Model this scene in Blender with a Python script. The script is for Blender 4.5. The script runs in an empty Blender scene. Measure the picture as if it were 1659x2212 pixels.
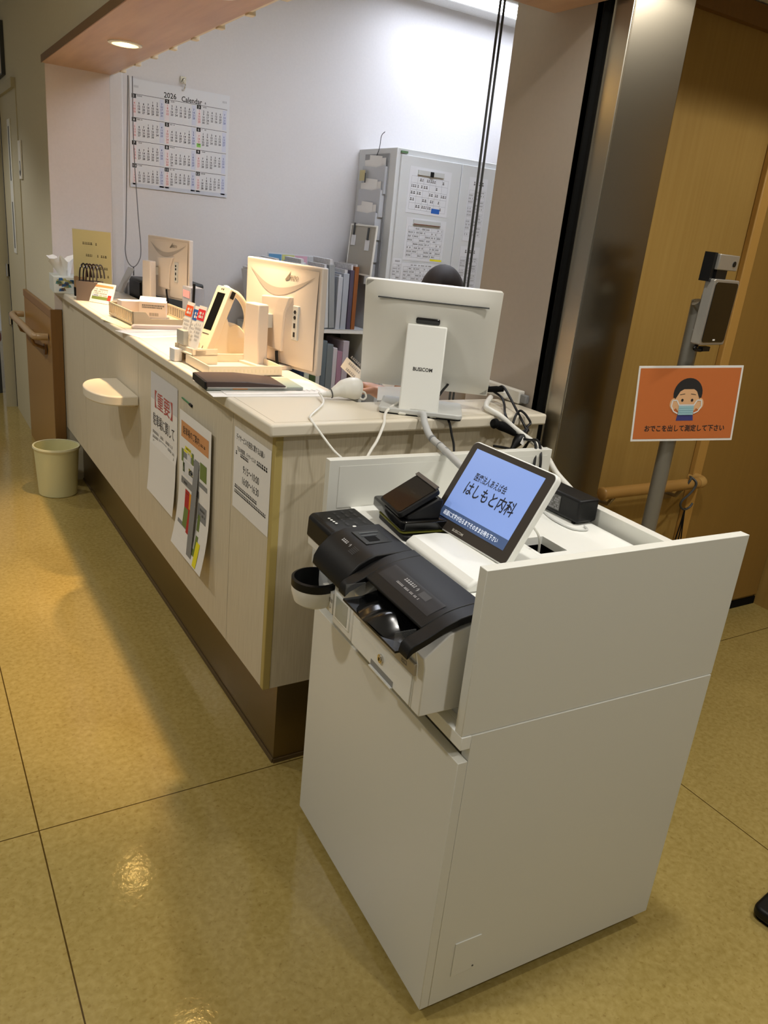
import bpy, bmesh, math, random
from mathutils import Matrix, Vector
random.seed(7)
S = bpy.context.scene
COL = S.collection
PI = math.pi
TOP = 1.0086            # height of the reception worktop
CART_O, CART_TH = (.0262, -.7517), -.0472
DECK = .852

# ------------------------------------------------------------------ camera
def camera():
    yaw, pitch, roll = .5714, -.3434, .1048
    cy, sy, cp, sp = math.cos(yaw), math.sin(yaw), math.cos(pitch), math.sin(pitch)
    f = Vector((sy*cp, cy*cp, sp)); r = Vector((cy, -sy, 0)); u = r.cross(f)
    r2 = r*math.cos(roll) + u*math.sin(roll); u2 = u*math.cos(roll) - r*math.sin(roll)
    cd = bpy.data.cameras.new('camera'); co = bpy.data.objects.new('camera', cd); COL.objects.link(co)
    m = Matrix.Identity(4)
    for i in range(3):
        m[i][0], m[i][1], m[i][2] = r2[i], u2[i], -f[i]
    m.translation = (-.7112, -1.589, 1.435)
    co.matrix_world = m
    cd.sensor_fit = 'VERTICAL'; cd.sensor_height = 36.0; cd.lens = 1686.33/2212*36.0
    cd.clip_start = .05
    S.camera = co
camera()

# ------------------------------------------------------------------ world, exposure, hall lights
S.view_settings.view_transform = 'Standard'; S.view_settings.look = 'None'
S.view_settings.gamma = 1; S.view_settings.use_curve_mapping = False
S.view_settings.exposure = 0.22
W = bpy.data.worlds.new('world'); S.world = W; W.use_nodes = True
W.node_tree.nodes['Background'].inputs[0].default_value = (1.0, .96, .88, 1)
W.node_tree.nodes['Background'].inputs[1].default_value = .15
def lamp(name, kind, loc, energy, color, size=.1, target=None, **kw):
    d = bpy.data.lights.new(name, kind); d.energy = energy; d.color = color
    if kind == 'AREA': d.shape = kw.get('shape', 'DISK'); d.size = size; d.size_y = kw.get('size_y', size)
    if kind == 'SPOT': d.spot_size = kw['angle']; d.spot_blend = kw.get('blend', 1); d.shadow_soft_size = size
    o = bpy.data.objects.new(name, d); COL.objects.link(o); o.location = loc
    if target: o.rotation_euler = (Vector(target)-Vector(loc)).to_track_quat('-Z', 'Y').to_euler()
    return o
HALL = (1.0, .97, .91)
HALL_LAMPS = [(-1.3, 1.75, 55), (-1.25, -.35, 46), (1.7, -.95, 54), (.35, -2.1, 52), (-1.3, 3.9, 50), (.50, -.70, 46)]
OFFICE_STRENGTH = 15.0
SPOT_W = 105.0
lamp('hall_fill', 'AREA', (-1.2, -.6, 2.43), 5, HALL, 2.2, (-1.2, -.6, 0), shape='RECTANGLE', size_y=4.5)

# ------------------------------------------------------------------ materials
def lin(c):
    out = []
    for x in c:
        x /= 255.0
        out.append(x/12.92 if x <= .04045 else ((x+.055)/1.055)**2.4)
    return (*out, 1)
MATS = {}
def mat(name, rgb, rough=.5, metal=0, spec=.5, noise=0, scale=20, stretch=(1, 1, 1), bump=0, emit=0, trans=0, alpha=1, coat=0, rgb2=None, detail=4, ior=1.45):
    if name in MATS: return MATS[name]
    m = bpy.data.materials.new(name); m.use_nodes = True
    nt = m.node_tree; b = nt.nodes['Principled BSDF']
    b.inputs['Base Color'].default_value = lin(rgb); b.inputs['Roughness'].default_value = rough
    b.inputs['Metallic'].default_value = metal; b.inputs['Specular IOR Level'].default_value = spec
    b.inputs['Transmission Weight'].default_value = trans; b.inputs['Alpha'].default_value = alpha
    b.inputs['Coat Weight'].default_value = coat; b.inputs['IOR'].default_value = ior
    if emit:
        b.inputs['Emission Color'].default_value = lin(rgb); b.inputs['Emission Strength'].default_value = emit
    if noise or bump or rgb2:
        tc = nt.nodes.new('ShaderNodeTexCoord'); mp = nt.nodes.new('ShaderNodeMapping'); mp.inputs['Scale'].default_value = stretch
        n = nt.nodes.new('ShaderNodeTexNoise'); n.inputs['Scale'].default_value = scale; n.inputs['Detail'].default_value = detail
        nt.links.new(tc.outputs['Object'], mp.inputs[0]); nt.links.new(mp.outputs[0], n.inputs['Vector'])
        if noise or rgb2:
            r = nt.nodes.new('ShaderNodeValToRGB'); c = lin(rgb)
            c2 = lin(rgb2) if rgb2 else tuple(x*(1-noise) for x in c[:3]) + (1,)
            r.color_ramp.elements[0].position = .32; r.color_ramp.elements[1].position = .68
            r.color_ramp.elements[0].color = c2; r.color_ramp.elements[1].color = c
            nt.links.new(n.outputs['Fac'], r.inputs[0]); nt.links.new(r.outputs[0], b.inputs['Base Color'])
        if bump:
            bp = nt.nodes.new('ShaderNodeBump'); bp.inputs['Strength'].default_value = bump; bp.inputs['Distance'].default_value = .002
            nt.links.new(n.outputs['Fac'], bp.inputs['Height']); nt.links.new(bp.outputs[0], b.inputs['Normal'])
    MATS[name] = m
    return m

def floor_material():
    m = bpy.data.materials.new('linoleum'); m.use_nodes = True; nt = m.node_tree; b = nt.nodes['Principled BSDF']
    L = nt.links.new
    tc = nt.nodes.new('ShaderNodeTexCoord')
    def noise(s, d, dist=0):
        n = nt.nodes.new('ShaderNodeTexNoise'); n.inputs['Scale'].default_value = s; n.inputs['Detail'].default_value = d; n.inputs['Distortion'].default_value = dist
        L(tc.outputs['Object'], n.inputs['Vector']); return n
    def ramp(src, a, ca, e, ce):
        r = nt.nodes.new('ShaderNodeValToRGB'); r.color_ramp.elements[0].position = a; r.color_ramp.elements[0].color = ca
        r.color_ramp.elements[1].position = e; r.color_ramp.elements[1].color = ce; L(src, r.inputs[0]); return r
    def mix(f, a, c, mode='MIX'):
        x = nt.nodes.new('ShaderNodeMix'); x.data_type = 'RGBA'; x.blend_type = mode
        if isinstance(f, float): x.inputs[0].default_value = f
        else: L(f, x.inputs[0])
        for i, v in ((6, a), (7, c)):
            if isinstance(v, tuple): x.inputs[i].default_value = v
            else: L(v, x.inputs[i])
        return x.outputs[2]
    big = ramp(noise(5, 6, .6).outputs['Fac'], .3, lin((158, 139, 80)), .72, lin((174, 154, 92)))
    mid = ramp(noise(70, 8, .4).outputs['Fac'], .30, lin((147, 127, 68)), .70, lin((182, 162, 102)))
    col = mix(.55, big.outputs[0], mid.outputs[0])
    fl = ramp(noise(95, 3).outputs['Fac'], .60, (0, 0, 0, 1), .72, (1, 1, 1, 1))
    f2 = nt.nodes.new('ShaderNodeMath'); f2.operation = 'MULTIPLY'; f2.inputs[1].default_value = .4; L(fl.outputs[0], f2.inputs[0])
    col = mix(f2.outputs[0], col, lin((118, 92, 42)))
    sep = nt.nodes.new('ShaderNodeSeparateXYZ'); L(tc.outputs['Object'], sep.inputs[0])
    def seam(sock, c):
        a = nt.nodes.new('ShaderNodeMath'); a.operation = 'SUBTRACT'; L(sock, a.inputs[0]); a.inputs[1].default_value = c
        d = nt.nodes.new('ShaderNodeMath'); d.operation = 'ABSOLUTE'; L(a.outputs[0], d.inputs[0])
        e = nt.nodes.new('ShaderNodeMath'); e.operation = 'LESS_THAN'; L(d.outputs[0], e.inputs[0]); e.inputs[1].default_value = .0016
        return e.outputs[0]
    def mx(a, c):
        n = nt.nodes.new('ShaderNodeMath'); n.operation = 'MAXIMUM'; L(a, n.inputs[0]); L(c, n.inputs[1]); return n.outputs[0]
    s = mx(mx(seam(sep.outputs['X'], -.536), seam(sep.outputs['X'], 1.13)), seam(sep.outputs['Y'], .064))
    col = mix(s, col, lin((74, 56, 22)))
    L(col, b.inputs['Base Color'])
    b.inputs['Roughness'].default_value = .10; b.inputs['Specular IOR Level'].default_value = .5
    bp = nt.nodes.new('ShaderNodeBump'); bp.inputs['Strength'].default_value = .035; bp.inputs['Distance'].default_value = .01
    L(noise(60, 3).outputs['Fac'], bp.inputs['Height']); L(bp.outputs[0], b.inputs['Normal'])
    return m

M_floor = floor_material()
M_hallwall = mat('hall_wall_paint', (206, 199, 176), .7, noise=.03, scale=60)
M_offwall = mat('office_wallpaper', (214, 211, 211), .8, noise=.03, scale=90, bump=.05)
M_ceil = mat('ceiling_board', (222, 221, 218), .85, noise=.10, scale=160)
M_wood = mat('honey_wood', (163, 132, 72), .38, scale=5, stretch=(14, 14, .5), rgb2=(156, 124, 65))
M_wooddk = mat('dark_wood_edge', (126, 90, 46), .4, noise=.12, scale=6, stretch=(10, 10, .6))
M_wain = mat('wainscot_wood', (164, 124, 66), .35, noise=.05, scale=5, stretch=(12, 12, .5))
M_soffit = mat('soffit_wood', (190, 152, 116), .3, scale=3, stretch=(8, .8, 8), rgb2=(170, 130, 96))
M_steel = mat('brushed_steel', (150, 142, 126), .24, 1, noise=.04, scale=9, stretch=(.2, .2, 60))
M_steelb = mat('toe_kick_steel', (138, 122, 92), .36, 1, noise=.04, scale=9, stretch=(.2, .2, 60))
M_chrome = mat('chrome', (205, 200, 190), .15, 1)
M_black = mat('black_plastic', (13, 13, 14), .45, spec=.35)
M_blackg = mat('glossy_black', (10, 10, 11), .12, coat=.4)
M_rubber = mat('black_rubber', (8, 8, 8), .8, spec=.2)
M_panel = mat('limed_panel', (208, 199, 178), .5, noise=.05, scale=14, stretch=(18, 18, .7), rgb2=(196, 186, 164))
M_edge = mat('yellowed_edge_strip', (176, 158, 96), .5)
M_top = mat('cream_worktop', (222, 214, 196), .32)
M_white = mat('white_laminate', (222, 222, 214), .33)
M_whitee = mat('white_edge_band', (236, 237, 232), .35)
M_wplas = mat('white_plastic', (226, 225, 218), .36)
M_gplas = mat('pale_grey_plastic', (196, 198, 196), .4)
M_eizo = mat('warm_white_plastic', (212, 202, 192), .4)
M_cream = mat('cream_plastic', (218, 206, 184), .42)
M_beige = mat('beige_wire', (200, 186, 160), .45)
M_paper = mat('white_paper', (232, 230, 226), .7)
M_paperg = mat('greyish_paper', (216, 217, 220), .7)
M_ink = mat('black_ink', (38, 36, 36), .7)
M_inkg = mat('grey_ink', (120, 118, 116), .7)
M_inkl = mat('pale_grey_ink', (168, 168, 172), .7)
M_red = mat('red_ink', (178, 44, 38), .7)
M_green = mat('olive_green_ink', (112, 130, 66), .7)
M_yellow = mat('yellow_ink', (232, 222, 40), .7)
M_orange = mat('orange_ink', (230, 152, 40), .7)
M_salmon = mat('salmon_ink', (206, 148, 96), .7)
M_blue = mat('blue_ink', (44, 98, 180), .7)
M_pink = mat('pink_ink', (236, 150, 160), .7)
M_lblue = mat('pale_blue_ink', (182, 196, 226), .7)
M_lpink = mat('pale_pink_ink', (240, 214, 214), .7)
M_grey = mat('mid_grey', (132, 134, 136), .6)
M_dkgrey = mat('dark_grey', (62, 64, 64), .5)
M_clear = mat('clear_acrylic', (225, 228, 228), .08, alpha=.05)
M_skin = mat('skin', (166, 124, 100), .5)
M_hair = mat('dark_brown_hair', (34, 22, 16), .7, noise=.3, scale=40, stretch=(1, 8, 1))
M_cabinet = mat('pale_grey_steel', (206, 208, 208), .45)
M_orangebg = mat('orange_paper', (198, 112, 58), .38)
M_pole = mat('grey_painted_pole', (146, 142, 132), .35, .6)
M_bin = mat('pale_green_plastic', (222, 218, 168), .45)
M_yelpap = mat('yellow_paper', (198, 186, 136), .6)
M_brown = mat('dark_brown_leather', (62, 46, 42), .45)
M_greenfile = mat('grey_green_file', (168, 180, 164), .6)
M_cableg = mat('grey_spiral_wrap', (186, 188, 188), .5)
M_uniform = mat('white_uniform', (214, 216, 220), .8)
M_lamp_warm = mat('warm_lamp_lens', (255, 214, 138), .4, emit=2.4)
M_lamp_cool = mat('cool_light_panel', (232, 240, 255), .4, emit=OFFICE_STRENGTH)
M_lamp_desk = mat('cool_desk_light', (236, 242, 255), .4, emit=30)
M_lamp_hall = mat('hall_lamp_lens', (255, 238, 210), .4, emit=25)
M_screen = mat('lit_screen', (118, 142, 198), .25, emit=.62)
M_screenbar = mat('lit_screen_bar', (70, 88, 124), .25, emit=.35)
M_screentxt = mat('lit_screen_text', (28, 34, 52), .3)
M_screenw = mat('lit_screen_white', (226, 232, 244), .3, emit=.5)

# ------------------------------------------------------------------ mesh builder
_TXT = {}
def glyphs(s, weight=0.0):
    key = (s, weight)
    if key in _TXT: return _TXT[key]
    cu = bpy.data.curves.new('t', 'FONT'); cu.body = s; cu.size = 1; cu.resolution_u = 2; cu.offset = weight; cu.fill_mode = 'FRONT'
    ob = bpy.data.objects.new('t', cu); COL.objects.link(ob)
    dg = bpy.context.evaluated_depsgraph_get()
    me = bpy.data.meshes.new_from_object(ob.evaluated_get(dg))
    vs = [(v.co.x, v.co.y) for v in me.vertices]; fs = [tuple(p.vertices) for p in me.polygons]
    bpy.data.objects.remove(ob); bpy.data.curves.remove(cu); bpy.data.meshes.remove(me)
    xs = [v[0] for v in vs] or [0]; ys = [v[1] for v in vs] or [0]
    _TXT[key] = (vs, fs, min(xs), max(xs), min(ys), max(ys))
    return _TXT[key]

class MB:
    def __init__(s, M=None): s.v, s.f, s.m = [], [], []; s.M = M or Matrix.Identity(4); s.warp = None; s.open = False
    def add(s, vs, fs, m=0):
        n = len(s.v)
        for p in vs:
            p = Vector(p)
            if s.warp: p = Vector(s.warp(p))
            s.v.append(s.M @ p)
        for q in fs: s.f.append([n+i for i in q]); s.m.append(m)
        return s
    def box(s, x0, x1, y0, y1, z0, z1, m=0):
        return s.add([(x0,y0,z0),(x1,y0,z0),(x1,y1,z0),(x0,y1,z0),(x0,y0,z1),(x1,y0,z1),(x1,y1,z1),(x0,y1,z1)],
                     [(0,3,2,1),(4,5,6,7),(0,1,5,4),(1,2,6,5),(2,3,7,6),(3,0,4,7)], m)
    def prism(s, poly, ax, a0, a1, m=0):
        k = {'x': lambda p, a: (a, p[0], p[1]), 'y': lambda p, a: (p[0], a, p[1]), 'z': lambda p, a: (p[0], p[1], a)}[ax]
        n = len(poly); vs = [k(p, a0) for p in poly] + [k(p, a1) for p in poly]
        return s.add(vs, [tuple(range(n))[::-1], tuple(range(n, 2*n))] + [(i, (i+1) % n, n+(i+1) % n, n+i) for i in range(n)], m)
    def rect(s, x0, x1, y0, y1, z=0, m=0, n=1):
        ys = [y0+(y1-y0)*i/n for i in range(n+1)]
        vs = []
        for y in ys: vs += [(x0, y, z), (x1, y, z)]
        return s.add(vs, [(2*i, 2*i+1, 2*i+3, 2*i+2) for i in range(n)], m)
    def poly(s, pts, z=0, m=0): return s.add([(x, y, z) for x, y in pts], [tuple(range(len(pts)))], m)
    def disc(s, x, y, rx, ry, z=0, m=0, n=28, a0=0, a1=2*PI):
        return s.poly([(x+rx*math.cos(a0+(a1-a0)*i/n), y+ry*math.sin(a0+(a1-a0)*i/n)) for i in range(n if abs(a1-a0-2*PI) < 1e-6 else n+1)], z, m)
    def tube(s, pts, r, m=0, n=8, closed=False):
        pts = [Vector(p) for p in pts]; N = len(pts); rr = r if isinstance(r, (list, tuple)) else [r]*N
        vs, prev = [], None
        for i, p in enumerate(pts):
            t = (pts[(i+1) % N]-pts[i-1]) if closed else (pts[min(i+1, N-1)]-pts[max(i-1, 0)])
            t.normalize()
            if prev is None: a = t.orthogonal().normalized()
            else:
                a = prev - t*prev.dot(t)
                a = a.normalized() if a.length > 1e-6 else t.orthogonal().normalized()
            prev = a; b = t.cross(a)
            vs += [p+(a*math.cos(2*PI*k/n)+b*math.sin(2*PI*k/n))*rr[i] for k in range(n)]
        fs = []
        for i in range(N if closed else N-1):
            j = (i+1) % N
            fs += [(i*n+k, i*n+(k+1) % n, j*n+(k+1) % n, j*n+k) for k in range(n)]
        if not closed: fs += [tuple(range(n))[::-1], tuple((N-1)*n+k for k in range(n))]
        return s.add(vs, fs, m)
    def cyl(s, p0, p1, r, r1=None, m=0, n=24): return s.tube([p0, p1], [r, r if r1 is None else r1], m, n)
    def lathe(s, prof, c=(0, 0, 0), m=0, n=32, a0=0, a1=2*PI):
        full = abs(a1-a0-2*PI) < 1e-6; k = n if full else n+1; vs = []
        for i in range(k):
            a = a0+(a1-a0)*i/n
            vs += [(c[0]+r*math.cos(a), c[1]+r*math.sin(a), c[2]+z) for r, z in prof]
        P = len(prof); fs = []
        for i in range(n):
            j = (i+1) % k
            fs += [(i*P+q, j*P+q, j*P+q+1, i*P+q+1) for q in range(P-1)]
        return s.add(vs, fs, m)
    def ball(s, c, r, m=0, nu=20, nv=12):
        r = r if isinstance(r, (list, tuple)) else (r, r, r); vs = [(c[0], c[1], c[2]-r[2])]
        for j in range(1, nv):
            t = -PI/2+PI*j/nv
            vs += [(c[0]+r[0]*math.cos(t)*math.cos(2*PI*i/nu), c[1]+r[1]*math.cos(t)*math.sin(2*PI*i/nu), c[2]+r[2]*math.sin(t)) for i in range(nu)]
        vs.append((c[0], c[1], c[2]+r[2])); L = len(vs)-1
        fs = [(0, 1+(i+1) % nu, 1+i) for i in range(nu)] + [(L, L-nu+i, L-nu+(i+1) % nu) for i in range(nu)]
        for j in range(nv-2):
            a = 1+j*nu; b = a+nu
            fs += [(a+i, a+(i+1) % nu, b+(i+1) % nu, b+i) for i in range(nu)]
        return s.add(vs, fs, m)
    def text(s, t, x, y, h, z=0, m=0, al='c', w=None, weight=0.0):
        vs, fs, x0, x1, y0, y1 = glyphs(t, weight)
        if not vs: return s
        k = h; sx = k if w is None else w/(x1-x0)
        ox = {'c': (x0+x1)/2, 'l': x0, 'r': x1}[al]
        return s.add([(x+(a-ox)*sx, y+(b-(y0+y1)/2)*k, z) for a, b in vs], fs, m)
    def marks(s, x0, x1, y, h, z=0, m=0, seed=0, fill=.8):
        r = random.Random(seed); x = x0
        while x < x1-h*.3:
            w = h*r.uniform(.5, .95)
            if r.random() < fill:
                s.rect(x, min(x+w, x1), y-h*.5, y-h*.12, z, m); s.rect(x+w*.1, min(x+w*.85, x1), y+h*.1, y+h*.45, z, m); s.rect(x+w*.38, x+w*.55, y-h*.45, y+h*.45, z, m)
            x += w+h*.22
        return s
    def build(s, name, mats, parent=None, bevel=0, seg=2, smooth=True, angle=35, recalc=True, kind=None):
        me = bpy.data.meshes.new(name); me.from_pydata([tuple(v) for v in s.v], [], s.f)
        for x in (mats if isinstance(mats, (list, tuple)) else [mats]): me.materials.append(x)
        me.polygons.foreach_set('material_index', s.m)
        if recalc:
            bm = bmesh.new(); bm.from_mesh(me); bmesh.ops.recalc_face_normals(bm, faces=bm.faces); bm.to_mesh(me); bm.free()
        me.update()
        if smooth:
            me.polygons.foreach_set('use_smooth', [True]*len(me.polygons)); me.set_sharp_from_angle(angle=math.radians(angle))
        o = bpy.data.objects.new(name, me); COL.objects.link(o)
        if parent: o.parent = parent
        if bevel:
            b = o.modifiers.new('bevel', 'BEVEL'); b.width = bevel; b.segments = seg; b.limit_method = 'ANGLE'; b.angle_limit = math.radians(40); b.harden_normals = False
        if kind: o['kind'] = kind
        return o

def tag(o, label, cat, group=None, kind=None):
    o['label'] = label; o['category'] = cat
    if group: o['group'] = group
    if kind: o['kind'] = kind
    return o
def thing(name, label, cat, loc=(0, 0, 0), rotz=0, group=None, M=None):
    o = bpy.data.objects.new(name, None); COL.objects.link(o); o.empty_display_size = .05
    if M is not None: o.matrix_world = M
    else: o.location = loc; o.rotation_euler = (0, 0, rotz)
    return tag(o, label, cat, group)
def structure(o, label, cat): return tag(o, label, cat, kind='structure')
def frame(o, right, up):
    x = Vector(right).normalized(); z = x.cross(Vector(up)).normalized(); y = z.cross(x)
    m = Matrix.Identity(4)
    for i in range(3): m[i][0], m[i][1], m[i][2] = x[i], y[i], z[i]
    m.translation = o
    return m
def spline(pts, k=8):
    P = [Vector(p) for p in pts]; P = [P[0]*2-P[1]] + P + [P[-1]*2-P[-2]]; out = []
    for i in range(1, len(P)-2):
        for j in range(k):
            t = j/k; a, b, c, d = P[i-1], P[i], P[i+1], P[i+2]
            out.append(.5*((2*b)+(c-a)*t+(2*a-5*b+4*c-d)*t*t+(3*b-a-3*c+d)*t**3))
    out.append(P[-2]); return out
def rrect(x0, x1, y0, y1, r, n=5):
    out = []
    for cx, cy, a in ((x1-r, y1-r, 0), (x0+r, y1-r, PI/2), (x0+r, y0+r, PI), (x1-r, y0+r, 1.5*PI)):
        out += [(cx+r*math.cos(a+PI/2*i/n), cy+r*math.sin(a+PI/2*i/n)) for i in range(n+1)]
    return out
def cartp(a, b, z):
    c, s = math.cos(CART_TH), math.sin(CART_TH)
    return Vector((CART_O[0]+c*a-s*b, CART_O[1]+s*a+c*b, z))

# ================================================================== THE ROOM
b = MB(); b.box(-4, 5, -5, 8, -.05, 0); structure(b.build('floor', M_floor), 'ochre marbled linoleum floor with welded seams', 'floor')
b = MB(); b.box(-.035, .25, 2.70, 3.67, 0, 2.45); structure(b.build('wall_left', M_hallwall), 'cream wall pier where the counter ends', 'wall')
b = MB(); b.box(-.034, .25, 2.696, 2.70, .906, 2.0); structure(b.build('wall_pier', mat('pier_lit_wallpaper', (214, 204, 200), .8, noise=.03, scale=90)), 'papered end face of the wall pier, pinkish office light in its colour', 'wall')  # pink tint paints the office light reaching the pier's end face
b = MB(); b.box(.25, 3.4, 2.72, 2.82, 0, 2.66); structure(b.build('wall_back', M_offwall), 'pale office wall behind the counter', 'wall')
b = MB(); b.box(.25, .315, 2.708, 2.72, 0, 2.45); structure(b.build('trim_1', M_offwall, bevel=.012, seg=3), 'shallow vertical casing beside the calendar wall', 'trim')
b = MB(); b.box(.80, .95, .03, .36, 0, 2.45); structure(b.build('wall_center', mat('return_wall_paint', (178, 168, 156), .75, noise=.03, scale=70)), 'grey beige end wall at the right end of the counter', 'wall')
b = MB(); b.box(3.3, 3.4, .5, 2.72, 0, 2.66); structure(b.build('wall_office', M_offwall), 'far side wall of the office', 'wall')
# bulkhead over the counter with a wooden underside
b = MB(); b.prism([(-.035, 0), (.80, 0), (.80, .20), (.25, .20), (.25, 2.70), (-.035, 2.70)], 'z', 2.03, 2.45)
structure(b.build('wall_bulkhead', M_hallwall), 'cream bulkhead hanging over the counter', 'wall')
b = MB(); b.prism([(-.047, -.012), (.80, -.012), (.80, .205), (.258, .205), (.258, 2.70), (-.047, 2.70)], 'z', 2.0, 2.03)
structure(b.build('trim_2', M_soffit, bevel=.003), 'reddish wooden board under the bulkhead', 'trim')
b = MB(); b.box(-.0495, -.0472, -.012, 2.70, 1.9995, 2.0305); structure(b.build('trim_5', M_wooddk), 'unlit front edge of the wooden soffit board, shade in its dark brown', 'trim')  # thin dark strip paints the shade on the board's unlit front edge
b = MB()
b.box(.258, .272, .205, 2.70, 2.004, 2.022)
for i in range(9): b.box(.258, .282, .42+i*.26, .45+i*.26, 1.996, 2.024)
tag(b.build('shutter_rail', M_cream, bevel=.002), 'narrow cream rail with clips along the inner edge of the wooden soffit', 'rail')
b = MB(); b.box(-4, -.035, -5, 8, 2.45, 2.5); b.box(-.035, 5, -5, .25, 2.45, 2.5); structure(b.build('ceiling', M_ceil), 'pale hall ceiling', 'ceiling')
b = MB(); b.box(1.03, 2.6, -.45, .25, 2.205, 2.449); structure(b.build('ceiling_drop', M_ceil), 'lowered pale ceiling strip before the wooden wall', 'ceiling')
b = MB(); b.box(.25, 3.4, .20, 2.72, 2.66, 2.72); structure(b.build('ceiling_office', M_ceil), 'speckled office ceiling', 'ceiling')
# right-hand wooden wall, steel column, black joint
b = MB(); b.box(.85, 2.53, .26, .36, 0, 2.14); structure(b.build('wall_right', M_wood), 'honey coloured wooden wall on the right', 'wall')
b = MB(); b.box(1.905, 2.53, .248, .26, .05, 2.14); structure(b.build('wall_panel', mat('honey_wood_dark', (146, 113, 56), .38, noise=.05, scale=5, stretch=(14, 14, .5))), 'darker wooden panel at the right edge', 'wall')
b = MB(); b.box(1.855, 1.905, .236, .26, 0, 2.14); structure(b.build('trim_3', mat('pale_wood_trim', (184, 142, 74), .4), bevel=.004), 'pale vertical wooden trim on the right wall', 'trim')
b = MB(); b.box(.85, 2.6, .235, .36, 2.14, 2.20); structure(b.build('trim_4', M_wooddk), 'dark wooden band above the wooden wall', 'trim')
b = MB(); b.box(.85, 2.6, .25, .36, 2.20, 2.45); structure(b.build('wall_upper', M_hallwall), 'cream wall above the wooden wall', 'wall')
b = MB(); b.box(2.535, 2.6, -1.5, .36, 0, 2.45); structure(b.build('wall_side', M_wood), 'wooden wall returning towards the viewer at the right edge', 'wall')
b = MB(); b.box(1.09, 2.535, .252, .262, 0, .035); structure(b.build('baseboard_right', M_rubber), 'black skirting at the foot of the wooden wall', 'baseboard')
t = thing('steel_column', 'brushed steel column between the grey wall and the wooden wall', 'column', (.822, -.05, 0))
b = MB(); b.box(.0, .202, 0, .31, 0, 2.445); b.build('casing', M_steel, t, bevel=.003)
b = MB(); b.box(-.003, .0, .002, .060, 0, 2.445); b.build('edge_strip', mat('satin_steel_strip', (186, 180, 166), .3, 1), t)
b = MB(); b.box(-.006, .0, .060, .074, 0, 2.445); b.build('corner_bead', M_chrome, t)
b = MB(); b.box(-.022, -.001, .0745, .10, 0, 2.445); b.build('rubber_seal', M_rubber, t)
# left: wainscot, handrail, doors
t = thing('wainscot', 'brown wooden wainscot panel on the far left wall', 'wainscot', (0, 0, 0))
b = MB(); b.box(-.052, -.036, 2.702, 3.67, 0, .86); b.build('panel', M_wain, t)
b = MB(); b.box(-.056, -.036, 2.702, 3.67, .86, .90); b.build('cap_rail', mat('wainscot_cap', (146, 108, 64), .4), t, bevel=.002)
b = MB(); b.box(-.058, -.004, 2.686, 2.70, 0, .905); b.build('end_board', M_wooddk, t, bevel=.002)
t = thing('handrail', 'round wooden handrail with curved end on the far left wainscot', 'handrail', (-.054, 2.75, .75))
b = MB(); b.tube(spline([(-.002, .06, 0), (-.05, .07, .0), (-.068, .12, 0), (-.07, .5, 0), (-.07, .9, 0), (-.004, .93, 0)], 6), .018, n=14); b.build('rail', mat('handrail_wood', (178, 150, 112), .3), t)
for y in (.14, .62):
    b = MB(); b.cyl((-.002, y, -.075), (-.012, y, -.075), .03, n=18); b.tube([(-.01, y, -.07), (-.06, y, -.05), (-.07, y, -.02)], .009); b.build('bracket', M_wooddk, t)
t = thing('notice_plate', 'white notice plate on the cream wall beside the far left door', 'sign plate', M=frame((-.0365, 3.60, 1.61), (0, -1, 0), (0, 0, 1)))
b = MB(); b.box(-.05, .05, -.10, .10, 0, .008); b.build('plate', M_paper, t, bevel=.001)
b = MB(); b.disc(.0, -.045, .028, .040, .009, 0); b.disc(.0, -.035, .018, .024, .0093, 1); b.build('printed_mark', [M_dkgrey, M_paper], t, recalc=False)
t = structure(thing('door_1', '', 'door', (0, 0, 0)), 'cream door and frame in the far left wall', 'door')
b = MB(); b.box(-.04, .08, 3.672, 4.40, 0, 1.98); b.build('leaf', mat('cream_door', (200, 192, 164), .5), t)
b = MB(); b.box(-.06, .08, 3.672, 5.2, 1.98, 2.03); b.build('head_frame', mat('door_frame_cream', (186, 178, 150), .5), t)
b = MB(); b.box(-.036, .06, 4.41, 4.47, 0, 1.98); b.build('dark_gap', M_rubber, t)
b = MB(); b.box(-.105, -.04, 4.44, 4.48, .0, 1.98); b.build('frame_post', mat('door_frame_cream', (186, 178, 150), .5), t)
b = MB(); b.box(-.046, -.04, 3.94, 4.06, 1.08, 1.84); b.build('pull_plate', M_whitee, t, bevel=.002)
b = MB(); b.box(-.0475, -.046, 3.985, 4.01, 1.50, 1.80); b.box(-.0475, -.046, 3.985, 4.01, 1.11, 1.38); b.build('pull_slot', M_dkgrey, t)
for z in (.62, .94):
    b = MB(); b.cyl((-.05, 4.43, z-.04), (-.05, 4.43, z+.04), .012, n=12); b.build('hinge', M_chrome, t)
b = MB(); b.box(-.035, .25, 3.67, 6.5, 2.03, 2.45); b.box(.06, .25, 3.67, 4.9, 0, 2.03); structure(b.build('wall_hall', M_hallwall), 'cream hall wall above the far left door', 'wall')
t = thing('picture_frame', 'small framed notice high on the far left wall, cut by the photo edge', 'notice', M=frame((-.0355, 4.3, 2.22), (0, -1, 0), (0, 0, 1)))
b = MB(); b.box(-.22, .22, -.13, .13, 0, .012); b.build('backing', M_cream, t)
b = MB(); b.box(.20, .235, -.14, .14, 0, .02); b.box(-.235, -.2, -.14, .14, 0, .02); b.box(-.2, .2, .13, .14, 0, .02); b.box(-.2, .2, -.14, -.13, 0, .02); b.build('frame', M_dkgrey, t)
t = thing('bench_seat', 'dusky pink chair seat with dark legs at the far left edge', 'chair', (-.10, 5.10, 0))
b = MB(); b.box(-.42, .03, -.25, .30, .38, .47); b.build('seat', mat('dusky_pink_vinyl', (150, 100, 104), .5), t, bevel=.03, seg=4)
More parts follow.
